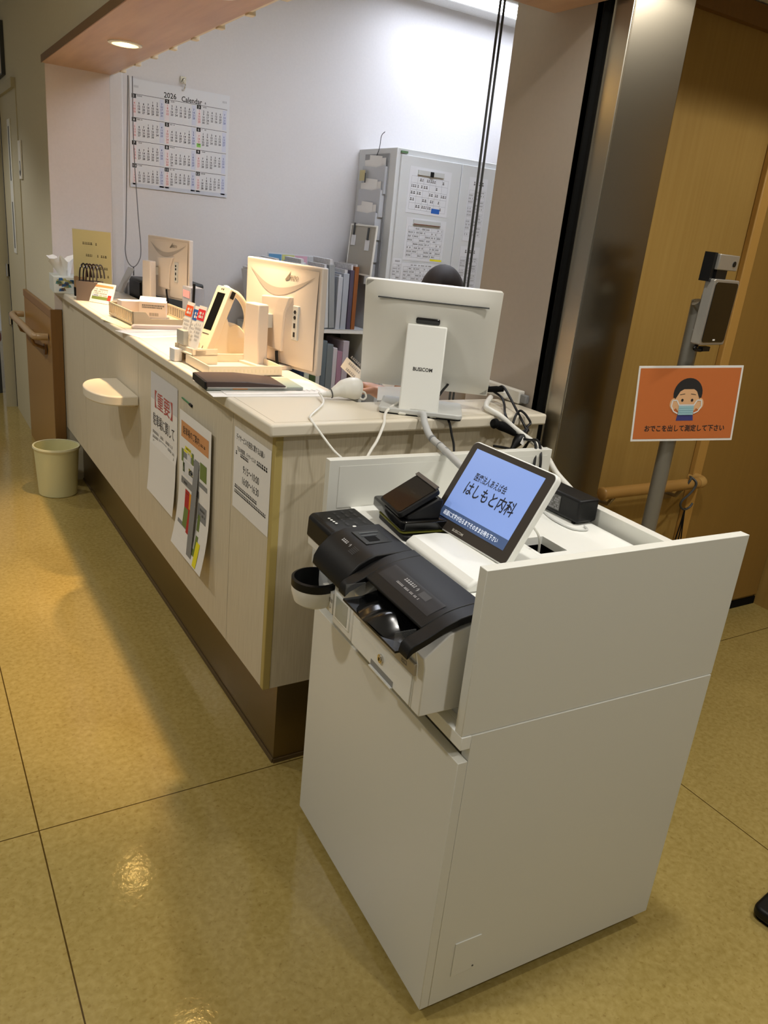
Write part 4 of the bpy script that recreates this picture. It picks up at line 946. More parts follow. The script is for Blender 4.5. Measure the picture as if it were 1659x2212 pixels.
# ================================================================== PAYMENT CART
t = thing('payment_cart', 'white wheeled payment cabinet with raised side panels in front of the counter', 'cabinet', (*CART_O, 0), CART_TH)
D, Wd = .609, .609
b = MB(); b.box(.0203, D, -.0022, .019, .031, .6572); b.box(.0203, D, Wd-.019, Wd, .031, .6565); b.box(D-.019, D, .019, Wd-.019, .031, .632); b.box(.020, D-.019, .019, Wd-.019, .031, .05); b.build('carcass', M_white, t, bevel=.0008)
b = MB(); b.box(0, .0198, -.0022, Wd, .031, .606); b.build('door', M_white, t, bevel=.001)
b = MB(); b.box(.0, .0200, -.0022, Wd, .632, .6575); b.box(.0200, D-.001, .0192, Wd-.0192, .632, .6575); b.build('middle_board', M_whitee, t, bevel=.001)
b = MB(); b.box(.025, .03, .019, Wd-.019, .60, .632); b.build('grip_gap', mat('grip_recess', (150, 146, 132), .6), t)
b = MB(); b.box(0, .612, .0, .0205, .6578, .9625); b.build('side_screen', M_white, t, bevel=.001)
b = MB(); b.box(0, .614, Wd-.022, Wd, .6592, .9625); b.build('side_screen', M_white, t, bevel=.001)
b = MB(); b.box(.024, .60, Wd-.0228, Wd-.0222, DECK+.0005, .948); b.build('inner_face', M_white, t)
b = MB(); b.box(.585, .609, .0205, Wd-.0225, .6595, .885); b.build('back_screen', M_white, t, bevel=.001)
# deck with a cable cut-out
b = MB(); hx0, hx1, hy0, hy1 = .325, .395, .245, .325
b.box(.058, hx0, .0207, Wd-.0222, DECK-.018, DECK); b.box(hx1, .568, .0207, Wd-.0222, DECK-.018, DECK); b.box(hx0, hx1, .0207, hy0, DECK-.018, DECK); b.box(hx0, hx1, hy1, Wd-.0222, DECK-.018, DECK)
b.build('deck', M_whitee, t)
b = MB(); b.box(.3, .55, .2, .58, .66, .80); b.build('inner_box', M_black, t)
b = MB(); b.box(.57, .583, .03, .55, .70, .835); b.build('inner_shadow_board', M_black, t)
b = MB(); b.box(.062, .122, -.0042, -.002, .090, .174); b.build('access_plate', M_white, t, bevel=.0004)
b = MB(); b.cyl((.112, -.0040, .098), (.112, -.005, .098), .002, n=10); b.build('plate_screw', M_dkgrey, t)
for a_, c_ in ((.06, .07), (.06, .54), (.55, .07), (.55, .54)):
    b = MB(); b.cyl((a_, c_-.010, .018), (a_, c_+.010, .018), .018, n=18); b.box(a_-.012, a_+.012, c_-.013, c_+.013, .028, .034); b.build('castor', M_black, t)

CM = Matrix.Translation((*CART_O, 0)) @ Matrix.Rotation(CART_TH, 4, 'Z')
# ---- banknote machine
t = thing('banknote_machine', 'white and black banknote machine, right one on the cart front', 'payment machine', M=CM @ Matrix.Translation((0, 0, .6577)))
z0 = -.6577
b = MB(); P_ = [(-.062, .684), (-.062, .775), (-.066, .795), (-.052, .806), (-.02, .832), (.02, .843), (.054, .845), (.054, .684)]
for y0_, y1_ in ((.0435, .0700), (.2720, .300)): b.prism([(x, z+z0) for x, z in P_], 'y', y0_, y1_)
b.prism([(x, z+z0) for x, z in ((-.062, .684), (-.062, .775), (-.066, .795), (-.056, .797), (.054, .797), (.054, .684))], 'y', .0700, .2720); b.build('body', M_wplas, t, bevel=.002, seg=2)
b = MB(); b.box(.03, .29, .05, .295, .0, .17); b.build('base', M_gplas, t)
def lidprof(x):                                    # top surface height of the black lid
    pts = [(-.100, .806), (-.096, .822), (-.080, .829), (-.060, .838), (-.035, .851), (-.01, .860), (.02, .866), (.055, .868)]
    for (xa, za), (xb, zb) in zip(pts, pts[1:]):
        if x <= xb: return za+(zb-za)*(x-xa)/(xb-xa)
    return pts[-1][1]
XS = [-.100, -.097, -.090, -.080, -.070, -.060, -.047, -.035, -.02, -.005, .01, .03, .055]
def lid_poly(xa, thin=0):
    xs = [x for x in XS if x >= xa]
    top = [(x, lidprof(x)+z0) for x in xs]; bot = [(x, max(min(lidprof(x)-.014, .852), .801 if x < -.07 else 0)+z0) for x in xs]
    if thin: bot = [(x, lidprof(x)-(.005 if x < -.03 else .013)+z0) for x in xs]
    return top + bot[::-1]
b = MB(); b.prism(lid_poly(-.100), 'y', .040, .070); b.prism(lid_poly(-.100), 'y', .272, .3005); b.prism(lid_poly(-.060, 1), 'y', .0705, .2715); b.build('lid', M_black, t, bevel=.0015)
b = MB(); b.box(-.034, -.026, .0705, .2715, .802+z0, .842+z0); b.build('mouth_back', M_rubber, t)
b = MB(); n = 24; m_ = 6; vs = []
for j in range(m_+1):
    for i in range(n+1):
        y = .072+.198*i/n; u = i/n; x = -.036-.062*j/m_*(.55+.45*math.sin(PI*u)**.5)-.014*math.sin(PI*u)**2*(j/m_)
        z = .804+.022*math.exp(-((u-.42)/.14)**2)*math.sin(PI*min(1, .1+.75*j/m_))+.014*math.exp(-((u-.66)/.09)**2)*math.sin(PI*min(1, .1+.75*j/m_))+.004-.008*(j/m_)
        vs.append((x, y, z+z0))
b.add(vs, [(j*(n+1)+i, j*(n+1)+i+1, (j+1)*(n+1)+i+1, (j+1)*(n+1)+i) for j in range(m_) for i in range(n)]); b.build('note_mouth', mat('smoky_black', (11, 12, 13), .22), t)
b = MB(); b.box(-.104, -.0625, .072, .270, .797+z0, .801+z0); b.build('mouth_floor', M_black, t)
for y in (.078, .262):
    b = MB(); b.box(-.104, -.065, y-.001, y+.001, .790+z0, .832+z0); b.build('clear_guard', M_clear, t)
b = MB(); b.box(-.105, -.103, .072, .268, .772+z0, .796+z0); b.build('front_guard', M_clear, t)
b = MB(); b.warp = lambda p: (-.018+p.y, .17-p.x, lidprof(-.018+p.y)+z0+p.z)
b.rect(-.09, .085, -.024, .012, .0005, 0, 12); b.marks(-.035, .0, .002, .007, .0010, 1, seed=1, fill=1); b.marks(-.045, .035, -.012, .004, .0010, 1, seed=2); b.text('↑', .010, .000, .012, .0010, 1); b.rect(.022, .05, -.007, .006, .0010, 2, 4)
b.build('lid_legend', [mat('legend_panel', (30, 30, 33), .5), mat('legend_white', (170, 170, 170), .6), mat('legend_grey', (70, 70, 72), .6)], t, recalc=False)
b = MB(); b.prism([(-.0665, .752), (-.064, .773), (-.062, .773), (-.062, .752)], 'y', .058, .298)
b.M = Matrix.Identity(4)
b2 = MB(); b2.box(-.0665, -.061, .066, .296, .750+z0, .772+z0); b2.build('slanted_ledge', mat('taupe_ledge', (196, 186, 166), .4), t, bevel=.001)
b = MB(); b.box(-.0645, -.060, .074, .296, .688+z0, .747+z0); b.build('drawer', M_whitee, t, bevel=.001)
b = MB(); b.cyl((-.0645, .178, .720+z0), (-.068, .178, .720+z0), .0085, n=24); b.cyl((-.068, .178, .720+z0), (-.0695, .178, .720+z0), .006, n=24); b.build('drawer_lock', M_chrome, t)
b = MB(); b.box(-.0701, -.0695, .1765, .1795, .717+z0, .723+z0); b.build('key_slot', M_black, t)
b = MB(); b.box(-.0650, -.0644, .130, .214, .688+z0, .700+z0); b.build('drawer_slot', mat('slot_grey', (140, 140, 138), .5), t)
b = MB(); b.box(-.069, -.0645, .130, .214, .686+z0, .6885+z0); b.build('slot_lip', M_whitee, t)
b = MB(Matrix.Translation((0, 0, z0)) @ frame((-.0667, .10, .760), (0, -1, 0), (0, 0, 1))); b.text('出口', 0, 0, .010, .0004, 0, weight=.01); b.build('outlet_lettering', M_inkg, t, recalc=False)

# ---- coin machine
t = thing('coin_machine', 'white and black coin machine with round return cup, left one on the cart front', 'payment machine', M=CM @ Matrix.Translation((0, 0, .6577)))
b = MB(); b.prism([(-.062, .684), (-.062, .782), (-.058, .79), (-.03, .815), (0, .838), (.054, .842), (.054, .684)], 'y', .3015, .392)
b.v = [v+Vector((0, 0, z0)) for v in b.v]; b.build('body', M_wplas, t, bevel=.004, seg=3)
b = MB(); b.prism([(-.052, .787), (-.052, .812), (.054, .815), (.054, .70), (-.005, .70), (-.02, .755)], 'y', .392, .560)
b.v = [v+Vector((0, 0, z0)) for v in b.v]; b.build('side_body', M_wplas, t, bevel=.003, seg=2)
b = MB(); b.box(.03, .29, .31, .555, .0, .15); b.build('base', M_gplas, t)
b = MB(); b.prism([(-.056, .806), (-.054, .850), (-.046, .8575), (.056, .860), (.056, .806)], 'y', .445, .5615)
b.v = [v+Vector((0, 0, z0)) for v in b.v]; b.build('button_panel', M_black, t, bevel=.005, seg=3)
b = MB()
prof = [(-.090, .794), (-.088, .812), (-.078, .830), (-.060, .848), (-.042, .858), (-.025, .864), (.056, .866), (.056, .835), (-.02, .832), (-.045, .820), (-.066, .803), (-.080, .792)]
b.prism(prof, 'y', .3025, .447); b.v = [v+Vector((0, 0, z0)) for v in b.v]; b.build('coin_hood', M_black, t, bevel=.003, seg=3)
b = MB(); b.box(-.022, .036, .352, .418, .8635+z0, .8665+z0); b.build('coin_slot_frame', mat('slot_frame', (26, 28, 30), .3), t, bevel=.001)
b = MB(); b.box(-.010, .014, .362, .384, .866+z0, .8672+z0, 0); b.box(-.012, .030, .402, .406, .866+z0, .8676+z0, 1); b.box(-.014, .020, .388, .391, .866+z0, .8676+z0, 1); b.build('coin_slot', [M_rubber, mat('slot_edge', (84, 88, 90), .35)], t)
b = MB(Matrix.Translation((0, 0, z0)) @ frame((.008, .500, .8605), (0, -1, 0), (1, 0, .02)))
for i in range(4):
    for j in range(3): b.marks(-.045+.022*i, -.032+.022*i, .028-.020*j, .0045, .0006, 1, seed=i*9+j, fill=.9)
for i in range(4): b.disc(-.012+.010*i, -.036+.001*i, .003, .003, .0006, 0, 12)
b.disc(.044, -.004, .004, .004, .0006, 0, 12)
b.build('button_legend', [mat('legend_bright', (236, 236, 230), .5), mat('legend_grey', (92, 92, 94), .6)], t, recalc=False)
def hoodtop(x):
    pts = [(-.088, .812), (-.078, .830), (-.060, .848), (-.042, .858), (-.025, .864), (.056, .866)]
    for (xa, za), (xb, zb) in zip(pts, pts[1:]):
        if x <= xb: return za+(zb-za)*(x-xa)/(xb-xa)
    return .866
b = MB(); b.warp = lambda p: (-.048+p.y*.9, .372-p.x, hoodtop(-.048+p.y*.9)+z0+p.z)
b.marks(-.036, -.012, .004, .007, .0010, 0, seed=3, fill=1); b.text('↑', -.002, .003, .012, .0010, 0)
for i in range(6):
    for j in range(5): b.rect(.010+.0035*i, .012+.0035*i, -.008+.0035*j, -.006+.0035*j, .0010, 1)
b.build('hood_legend', [mat('legend_white', (170, 170, 170), .6), mat('legend_grey', (92, 92, 94), .6)], t, recalc=False)
# window
b = MB(); b.box(-.0645, -.061, .314, .380, .700+z0, .756+z0); b.build('window_frame', M_whitee, t, bevel=.002)
b = MB(); b.box(-.0652, -.0643, .322, .374, .706+z0, .751+z0); b.build('window', mat('frosted_window', (164, 170, 164), .15), t)
# return cup
b = MB(); c_ = (-.074, .456, .698+z0); A0, A1 = math.radians(-20), math.radians(340)
b.lathe([(0, 0), (.032, .0), (.043, .008), (.049, .028), (.050, .044), (.049, .056), (.045, .056)], c_, 0, 40); b.box(-.062, -.02, .394, .446, .70+z0, .745+z0, 0); b.build('return_cup', M_wplas, t)
b = MB(); b.lathe([(.0503, .042), (.0505, .058), (.0450, .060), (.044, .03), (.038, .010), (0, .006)], c_, 0, 40); b.build('cup_lining', M_black, t)
b = MB(); b.box(-.052, -.006, .400, .535, .752+z0, .79+z0); b.box(-.05, .0, .405, .53, .705+z0, .755+z0); b.build('chute', M_gplas, t, bevel=.004)
b = MB(Matrix.Translation((0, 0, z0)) @ frame((-.0625, .402, .722), (0, -1, 0), (0, 0, 1)))
b.text('返却', 0, .006, .010, .001, 0); b.text('↓', .0, -.008, .012, .001, 0); b.build('return_lettering', M_ink, t, recalc=False)

# ---- tablet terminal
TC = (.258, -.460, .957)
t = thing('payment_tablet', 'tilted touch tablet with lit blue clinic screen on the cart', 'tablet', M=tilted(TC, -88.5, 30.4))
w, h = .125, .099
b = MB(); b.prism(rrect(-w, w, -h, h, .013), 'z', -.016, -.001); b.build('case', M_whitee, t, bevel=.002)
b = MB(); b.prism(rrect(-w+.0028, w-.0028, -h+.0028, h-.0028, .011), 'z', -.002, .0006); b.build('bezel', mat('bezel_brown_black', (58, 52, 46), .35), t)
sx0, sx1, sy0, sy1 = -.105, .101, -.074, .084
b = MB(); b.rect(sx0, sx1, sy0, sy1, .0010, 0); b.rect(sx0, sx1, sy0, sy0+.022, .0013, 1)
b.text('医療法人あえば会', -.018, .030, .0185, .0013, 2, w=.098, weight=.012); b.text('はしもと内科', .0, .002, .033, .0013, 2, w=.150, weight=.014)
b.text('画面に文字が出るまでそのままお待ち下さい', -.008, sy0+.011, .0115, .0016, 3, w=.172, weight=.01)
b.build('screen', [M_screen, M_screenbar, M_screentxt, M_screenw], t, recalc=False)
b = MB(); b.text('BUSICOM', -.028, -.0875, .008, .0010, 0, w=.034, weight=.02); b.build('maker_mark', mat('bezel_lettering', (190, 186, 176), .5), t, recalc=False)
Tinv = tilted(TC, -88.5, 30.4).inverted()
b = MB(Tinv @ CM)
b.prism([(.066, DECK), (.066, DECK+.012), (.082, DECK+.0235), (.135, DECK+.0235), (.20, DECK+.013), (.30, DECK+.012), (.30, DECK)], 'y', .13, .355); b.build('base', M_whitee, t, bevel=.008, seg=4)
b = MB(Tinv @ CM); b.prism([(.195, DECK+.012), (.245, DECK+.012), (.262, .955), (.236, .945)], 'y', .27, .33); b.build('neck', M_gplas, t, bevel=.004)
b = MB(Tinv @ CM); b.box(.0653, .068, .14, .345, DECK+.003, DECK+.0038); b.build('base_seam', M_inkl, t)
# ---- card payment terminal
t = thing('card_terminal', 'black card payment terminal with slanted dark screen beside the tablet', 'card terminal', M=CM @ Matrix.Translation((.135, .425, DECK)) @ Matrix.Rotation(math.radians(-6), 4, 'Z'))
b = MB(); b.prism(rrect(-.055, .07, -.060, .085, .012), 'z', 0, .012); b.build('foot_plate', M_black, t, bevel=.003)
b = MB(); b.prism(rrect(-.058, .06, -.050, .115, .010), 'z', .018, .040); b.build('printer_body', M_blackg, t, bevel=.004, seg=3)
b = MB(); b.prism(rrect(-.0585, .055, -.0505, .078, .010), 'z', .0148, .0172); b.build('accent_strip', mat('olive_accent', (112, 112, 44), .4), t)
b = MB(); b.prism([(-.045, .038), (.03, .038), (.036, .080), (.022, .084), (-.045, .048)], 'y', -.040, .055); b.build('wedge', M_black, t, bevel=.004)
TL_ = Matrix.Translation((-.022, .012, .079)) @ frame((0, 0, 0), (0, -1, 0), (math.sin(math.radians(59)), 0, math.cos(math.radians(59))))
b = MB(TL_); b.prism(rrect(-.052, .052, -.050, .050, .009), 'z', -.013, 0); b.build('screen_body', M_black, t, bevel=.003)
b = MB(TL_); b.prism(rrect(-.047, .047, -.045, .045, .007), 'z', 0, .0008); b.build('screen', M_blackg, t)
b = MB(TL_); b.box(-.050, .050, .043, .0515, .001, .004); b.build('paper_cutter', mat('cutter_grey', (84, 80, 78), .35), t)
b = MB(); b.tube(spline([(-.02, -.055, .006), (.0, -.075, .005), (.03, -.12, .005), (.05, -.13, .006)], 5), .004); b.tube(spline([(-.03, -.052, .004), (-.045, -.085, .003), (-.03, -.13, .003)], 5), .0025); b.build('lead', M_black, t)
# ---- power adapter
t = thing('power_adapter', 'black power adapter brick with white label on the cart deck', 'power adapter', M=CM @ Matrix.Translation((.535, .43, DECK+.005)) @ Matrix.Rotation(math.radians(3), 4, 'Z'))
b = MB(); b.box(-.022, .040, -.072, .072, 0, .055); b.build('brick', M_black, t, bevel=.006, seg=3)
b = MB(frame((-.0225, .012, .028), (0, -1, 0), (0, 0, 1))); b.rect(-.030, .024, -.018, .018, .0004, 0); b.rect(-.037, -.032, -.016, .017, .0004, 2)
for i in range(6): b.marks(-.028, .022, .014-.0055*i, .004, .0007, 1, seed=i, fill=.7)
b.build('rating_label', [mat('adapter_label', (96, 96, 94), .5), M_inkl, M_paper], t, recalc=False)
b = MB()
for x in (-.018, .034):
    for y in (-.06, .055): b.box(x, x+.006, y, y+.008, -.005, .001)
b.build('feet', M_rubber, t)

# ---- cables
def cable(label, pts, r, m, cat='cable', k=8, n=10):
    b = MB(); b.tube(spline(pts, k), r, 0, n); return tag(b.build('cable', m), label, cat)
cable('white lead of the barcode scanner drooping behind the cart', [(.215, .225, TOP+.014), (.185, .14, TOP+.006), (.098, .03, TOP+.004), (.082, -.005, TOP+.003), (.079, -.034, TOP-.004), (.088, -.06, .985), (.10, -.09, .962), (.122, -.13, .93), (.14, -.125, .85)], .0028, M_wplas)
cable('white lead running from the monitor foot down to the cart', [(.358, .06, TOP+.022), (.319, .04, TOP+.012), (.283, .0, TOP+.006), (.262, -.034, TOP-.006), (.232, -.06, .971), (.198, -.09, .954), (.165, -.12, .93), (.15, -.125, .86)], .0036, M_wplas)
cable('thick grey spiral wrapped cable from the monitor stand to the tablet', [(.372, -.02, TOP+.012), (.372, -.036, TOP+.013), (.368, -.052, TOP-.004), (.363, -.09, .981), (.35, -.16, .974), (.325, -.26, .968), (.315, -.34, .955), (.31, -.40, .93)], .0086, M_cableg, n=12)
b = MB()
for q0, q1 in (((.361, -.10, .9795), (.360, -.107, .979)), ((.354, -.145, .975), (.352, -.150, .9746)), ((.346, -.18, .9725), (.344, -.188, .972))): b.cyl(q0, q1, .0092, m=0, n=12)
tag(b.build('cable_tie', M_grey), 'dark ties wrapped around the thick grey spiral cable', 'cable tie')
cable('thin black cable hanging from the monitor base down behind the cart wall', [(.44, .0, TOP+.012), (.447, -.025, TOP+.006), (.448, -.045, TOP-.008), (.449, -.06, .973), (.449, -.075, .946), (.436, -.10, .90), (.43, -.11, .80)], .003, M_black)
cable('black cable arching right from the monitor back over the counter', [(.46, .03, TOP+.045), (.49, .05, TOP+.06), (.55, .09, TOP+.075), (.62, .11, TOP+.05), (.68, .13, TOP+.035)], .0032, M_black)
cable('thick white cable arching from the counter end down to the power adapter', [(.688, .10, 1.029), (.664, .08, 1.024), (.619, .03, 1.020), (.609, -.01, 1.018), (.615, -.038, 1.012), (.649, -.055, .985), (.676, -.07, .966), (.703, -.10, .945), (.709, -.14, .922), (.70, -.19, .897), (.70, -.25, .872)], .0075, M_wplas, n=12)
t = thing('cable_bundle', 'tangled black cables with plugs hanging off the right end of the counter', 'cables', (.70, -.02, TOP))
def cb_(pts, r=.0034, nm='cord'):
    b = MB(); b.tube(spline([(x-.70, y+.02, z-TOP) for x, y, z in pts], 8), r, 0, 8); b.build(nm, M_black, t)
cb_([(.725, .12, 1.051), (.728, .10, 1.058), (.714, .05, 1.04), (.698, 0, 1.02), (.69, -.04, .998), (.693, -.06, .978)])
cb_([(.714, .12, 1.04), (.71, .08, 1.033), (.69, .04, 1.022), (.645, -.02, 1.014), (.639, -.045, .999), (.66, -.05, .974), (.665, -.055, .956)])
cb_([(.652, -.05, .994), (.67, -.036, 1.012), (.696, -.02, 1.019), (.703, -.03, 1.015), (.708, -.042, 1.005), (.713, -.05, .992), (.699, -.055, .984), (.701, -.06, .972)])
cb_([(.665, -.06, .956), (.667, -.10, .962), (.645, -.145, .972), (.628, -.175, .966), (.609, -.20, .923), (.60, -.20, .87)])
cb_([(.69, -.07, .93), (.683, -.09, .955), (.661, -.14, .972), (.64, -.178, .966), (.625, -.205, .93), (.618, -.21, .87)])
cb_([(.589, -.06, .938), (.616, -.065, .934), (.643, -.07, .929)])
cb_([(.649, -.07, .927), (.664, -.075, .922), (.686, -.07, .93), (.697, -.065, .938)])
def lc(x, y, z): return (x-.70, y+.02, z-TOP)
b = MB(); b.tube(spline([lc(.583, -.05, .998), lc(.60, -.05, .992), lc(.621, -.055, .985), lc(.653, -.06, .969)], 4), [.010, .013, .014, .0115, .0105, .0115, .0125, .0125, .012, .011, .010, .009, .008], n=14); b.build('plug', M_rubber, t)
b = MB(); b.tube(spline([lc(.697, -.06, .98), lc(.678, -.065, .962), lc(.659, -.07, .948), lc(.636, -.075, .925)], 4), [.005, .006, .008, .011, .014, .0155, .0155, .015, .0135, .011, .008, .006, .005], n=14); b.build('adapter', M_black, t)
b = MB(Matrix.Translation(lc(.664, -.086, .953)) @ Matrix.Rotation(math.radians(72), 4, 'X') @ Matrix.Rotation(math.radians(-38), 4, 'Z')); b.rect(-.006, .006, -.009, .011, .0005, 0); b.build('white_tag', M_paper, t, recalc=False)
b = MB(); b.tube([lc(.690, .125, 1.046), lc(.712, .108, 1.050), lc(.730, .10, 1.050)], [.008, .009, .006], n=12); b.build('plug_head', M_rubber, t)
cable('thin white lead dropping from the tablet into the deck cut-out', [cartp(.235, .25, .945), cartp(.27, .255, .93), cartp(.315, .265, .90), cartp(.352, .285, .86), cartp(.358, .288, .80)], .0026, M_wplas)
cable('white lead looping on the deck beside the tablet foot', [cartp(.215, .20, DECK+.014), cartp(.26, .185, DECK+.006), cartp(.29, .205, DECK+.004), cartp(.285, .24, DECK+.006), cartp(.245, .25, DECK+.02)], .003, M_wplas)
cable('thin grey lead curling on the deck under the power adapter', [cartp(.50, .46, DECK+.003), cartp(.485, .40, DECK+.003), cartp(.49, .34, DECK+.003), cartp(.52, .325, DECK+.003), cartp(.53, .345, DECK+.004)], .0022, M_gplas)

# ================================================================== THERMOMETER STAND
t = thing('thermometer_stand', 'grey pole with face-reading thermometer terminal behind the cart', 'thermometer stand', (1.094, -.20, 0))
b = MB(); b.cyl((0, 0, .012), (0, 0, 1.345), .0215, n=28); b.ball((0, 0, 1.345), (.0215, .0215, .006), nu=28); b.build('pole', M_pole, t)
b = MB(); b.cyl((0, 0, 0), (0, 0, .012), .14, .135, n=40); b.build('base', M_pole, t)
b = MB(); b.tube([Vector((0, 0, 1.285))+Vector((.018*math.cos(a), .0215*math.sin(a)-.002, .028*math.sin(a)))*1.0 for a in [PI*.5+PI*i/10 for i in range(11)]], .0022); b.build('cable_loop', M_gplas, t)
FM = tilted((1.114-1.094, -.252+.20, 1.322), 8.9, -1.4)
b = MB(FM); b.prism(rrect(-.064, .064, -.083, .083, .006), 'z', -.026, 0); b.build('terminal_body', mat('satin_silver', (176, 172, 164), .3, .6), t, bevel=.002)
b = MB(FM); b.prism(rrect(-.056, .058, -.075, .076, .009), 'z', 0, .0015); b.build('terminal_screen', M_blackg, t)
b = MB(FM); b.rect(-.004, .008, -.071, -.067, .002); b.build('status_light', M_paper, t, recalc=False)
b = MB(FM); b.box(-.060, .040, .105, .143, -.030, -.004); b.build('sensor_head', mat('satin_silver', (176, 172, 164), .3, .6), t, bevel=.002)
b = MB(FM); b.cyl((.018, .122, -.004), (.018, .122, -.002), .007, n=18); b.box(-.056, -.004, .083, .106, -.024, -.006); b.box(-.074, -.060, .075, .145, -.040, -.012); b.build('sensor_lens', M_black, t)
b = MB(FM); b.box(-.02, .02, -.02, .04, -.05, -.026); b.tube([(-.02, .0, -.04), (-.04, .02, -.05)], .012); b.build('bracket', M_pole, t)
b = MB(FM); b.tube(spline([(-.05, -.084, -.012), (-.058, -.094, -.012), (-.03, -.098, -.01), (-.01, -.092, -.01), (.006, -.096, -.01)], 5), .0045); b.box(-.03, .006, -.10, -.088, -.018, -.004); b.build('plug', M_black, t)

def d_orange(b):
    W2, H2 = .1435, .1015
    b.rect(-W2+.005, W2-.005, -H2+.005, H2-.005, Z1, 1)
    b.text('おでこを出して測定して下さい', .004, -.067, .019, Z2, 2, w=.225, weight=.024)
    z = iter([.0007+.0001*i for i in range(40)])
    b.poly([(-.024, -.046), (.024, -.046), (.020, -.020), (-.020, -.020)], next(z), 3)         # collar
    b.disc(0, .028, .040, .042, next(z), 2)                                                    # hair
    b.disc(-.036, .0, .011, .016, next(z), 4); b.disc(.036, .0, .011, .016, next(z), 4)          # ears
    b.disc(0, .008, .034, .036, next(z), 4)                                                     # face
    b.poly([(-.034, .012), (-.022, .034), (-.012, .040), (.016, .040), (.024, .034), (.034, .012), (.036, .040), (.02, .062), (-.02, .062), (-.036, .040)], next(z), 2)
    for sx in (-1, 1):
        b.disc(sx*.0135, .010, .0034, .0042, next(z), 2); b.poly([(sx*.022, .026), (sx*.008, .028), (sx*.008, .0265), (sx*.022, .0245)], next(z), 2)
        zz = next(z)
        prev = None
        pts = [(sx*.020, -.004), (sx*.028, .010), (sx*.040, .010), (sx*.042, -.006), (sx*.034, -.020), (sx*.022, -.026)]
        for p, q in zip(pts, pts[1:]):
            dx, dy = q[0]-p[0], q[1]-p[1]; L = math.hypot(dx, dy); nx, ny = -dy/L*.0016, dx/L*.0016
            b.poly([(p[0]+nx, p[1]+ny), (q[0]+nx, q[1]+ny), (q[0]-nx, q[1]-ny), (p[0]-nx, p[1]-ny)], zz, 0)
    b.rect(-.021, .021, -.030, -.002, next(z), 5); b.rect(-.021, .021, -.005, -.001, next(z), 6)
    for i in range(3): b.rect(-.021, .021, -.012-.006*i, -.011-.006*i, next(z), 7)
o = sheet('forehead_notice', 'orange laminated notice with masked face taped to the grey pole', 'sign', (1.0845, -.2385, 1.080), (.257, -.125, .026), (.0, .0, 1), .287, .205,
      [M_paper, M_orangebg, M_ink, mat('collar_blue', (62, 62, 122), .6), mat('drawn_skin', (226, 178, 132), .6), mat('mask_blue', (156, 196, 206), .6), M_paperg, mat('mask_fold', (128, 172, 186), .6)], d_orange, .001)

# ================================================================== RIGHT HANDRAIL, HOOK, BIN, FLOOR THINGS
t = thing('handrail', 'honey coloured wooden handrail on the right wooden wall', 'handrail', (1.32, .19, .658))
b = MB(); b.cyl((.0, 0, 0), (.50, 0, 0), .021, n=22); b.ball((0, 0, 0), (.012, .024, .024)); b.build('rail', mat('rail_wood', (166, 126, 68), .35), t)
b = MB(); b.tube(spline([(.50, 0, 0), (.535, .005, .0), (.55, .03, 0), (.552, .068, 0)], 5), .0215, n=18); b.build('curved_end', mat('rail_end_wood', (184, 146, 84), .35), t)
for x in (.06, .42):
    b = MB(); b.box(x-.03, x+.03, .058, .069, -.075, -.03); b.tube([(x, .06, -.052), (x, .02, -.05), (x, .0, -.018)], .008); b.build('bracket', mat('bracket_metal', (150, 136, 112), .35, .8), t)
b = MB(); b.tube(spline([(1.745, .175, .660), (1.755, .172, .685), (1.775, .19, .686), (1.785, .168, .672), (1.78, .165, .65), (1.755, .165, .625), (1.725, .165, .605), (1.722, .165, .585), (1.745, .165, .568), (1.775, .165, .572), (1.79, .165, .588)], 6), .0042, n=8)
tag(b.build('s_hook', M_dkgrey), 'dark S-shaped hook hung over the right handrail', 'hook')
b = MB()
for dx in (-.016, 0, .012): b.tube(spline([(1.752, .165, .573), (1.752+dx*.6, .162, .50), (1.752+dx*1.6, .16, .40), (1.752+dx*2.2, .16, .25)], 5), .0026, n=6)
b.tube(spline([(1.717, .16, .25), (1.75, .16, .20), (1.778, .16, .25)], 6), .0026, n=6)
tag(b.build('hanging_cord', M_black), 'black cords dangling from the S-shaped hook', 'cord')
t = thing('waste_bin', 'pale green plastic waste bin on the floor at the far end of the counter', 'bin', (-.085, 2.51, 0))
b = MB(); b.lathe([(0, .004), (.085, .004), (.088, 0), (.092, .004), (.107, .245), (.113, .250), (.110, .256), (.104, .252), (.089, .012), (0, .010)], n=48); b.build('body', M_bin, t)
b = MB(); b.lathe([(.1075, .236), (.1135, .248), (.112, .257), (.1045, .256)], n=48); b.build('rim', mat('bin_rim', (230, 228, 190), .4), t)
t = thing('stand_base', 'black rounded base of a stand on the floor at the right edge of the photo', 'stand base', (1.015, -.918, 0), math.radians(8))
b = MB(); b.prism(rrect(-.125, .16, -.05, .05, .02), 'z', .006, .034); b.build('shell', M_black, t, bevel=.008, seg=3)
b = MB(); b.prism(rrect(-.12, .155, -.045, .045, .02), 'z', 0, .007); b.build('sole', M_rubber, t)

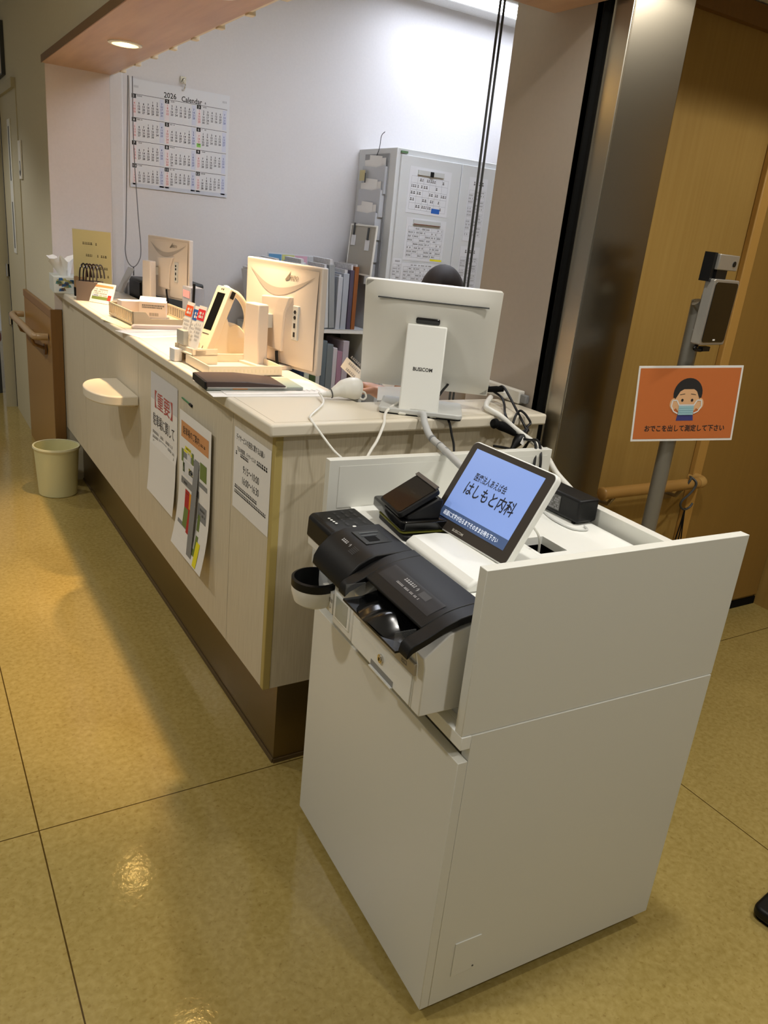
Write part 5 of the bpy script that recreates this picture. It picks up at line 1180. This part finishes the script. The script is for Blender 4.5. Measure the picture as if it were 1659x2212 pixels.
# ------------------------------------------------------------------ pieces of parts go under their part
def nest(root, part, *subs):
    ch = [o for o in COL.objects if o.parent == root]
    p = next(o for o in ch if o.name.split('.')[0] == part)
    for o in ch:
        if o.name.split('.')[0] in subs:
            o.parent = p
ROOTS = {}
for o in COL.objects:
    if o.parent is None and o.type == 'EMPTY': ROOTS.setdefault(o.name.split('.')[0], []).append(o)
for k, part, subs in (
    ('banknote_machine', 'drawer', ('drawer_lock', 'key_slot', 'drawer_slot', 'slot_lip')), ('banknote_machine', 'lid', ('lid_legend',)), ('banknote_machine', 'slanted_ledge', ('outlet_lettering',)),
    ('coin_machine', 'coin_hood', ('hood_legend', 'coin_slot_frame', 'coin_slot')), ('coin_machine', 'button_panel', ('button_legend',)), ('coin_machine', 'return_cup', ('cup_lining', 'return_lettering')), ('coin_machine', 'window_frame', ('window',)),
    ('payment_tablet', 'bezel', ('screen', 'maker_mark')), ('payment_tablet', 'base', ('base_seam',)), ('card_terminal', 'screen_body', ('screen', 'paper_cutter')), ('power_adapter', 'brick', ('rating_label',)),
    ('touch_monitor', 'back_cover', ('vent_line', 'mount_slot')), ('touch_monitor', 'stand_column', ('maker_mark',)), ('touch_monitor', 'bezel', ('screen',)), ('touch_monitor', 'base_plate', ('base_pad',)),
    ('office_monitor', 'back_cover', ('carry_handle', 'maker_mark')), ('office_monitor', 'port_panel', ('ports',)), ('office_monitor', 'bezel', ('screen',)),
    ('thermometer_stand', 'terminal_body', ('terminal_screen', 'status_light', 'plug')), ('thermometer_stand', 'sensor_head', ('sensor_lens',)), ('thermometer_stand', 'pole', ('cable_loop',)),
    ('card_reader', 'front_body', ('screen', 'camera_dots', 'side_button', 'status_lamp')), ('door_1', 'leaf', ('pull_plate', 'pull_slot', 'hinge')), ('payment_cart', 'access_plate_', ()),
    ('carton', 'body', ('flap',)), ('tissue_box', 'carton', ('printed_pattern',)), ('clear_clipboard', 'board', ('frame', 'clip_tag')), ('power_strip', 'body', ('sockets', 'plug', 'end_cap')), ('money_tray', 'body', ('side_pattern', 'feet')),
    ('waste_bin', 'body', ('rim',)), ('pen_cup', 'cup', ('base_band',)), ('paper_clip_bar', 'bar', ('grip',)), ('clipboard', 'cover', ('spine',)), ('paper_file', 'cover', ('label_tab',)), ('handrail', 'rail', ('bracket', 'curved_end')),
    ('pen_holder', 'holder', ('pink_label',)), ('barcode_scanner', 'body', ('ring', 'hook')), ('index_card_rack', 'board', ('index_card',)), ('person', 'body', ('nose_and_ears', 'eye', 'mouth')), ('cable_bundle', 'adapter', ('white_tag',))):
    if not subs: continue
    for r in ROOTS[k]: nest(r, part, *subs)
for r in ROOTS['payment_cart']: nest(r, 'carcass', 'access_plate', 'castor')
for p in [o for o in COL.objects if o.name.split('.')[0] == 'access_plate']:
    for o in [q for q in COL.objects if q.name.split('.')[0] == 'plate_screw']: o.parent = p.parent
for w in [o for o in COL.objects if o.name.split('.')[0] == 'watch_strap']:
    for o in [q for q in COL.objects if q.name.split('.')[0] == 'watch_face']: o.parent = w
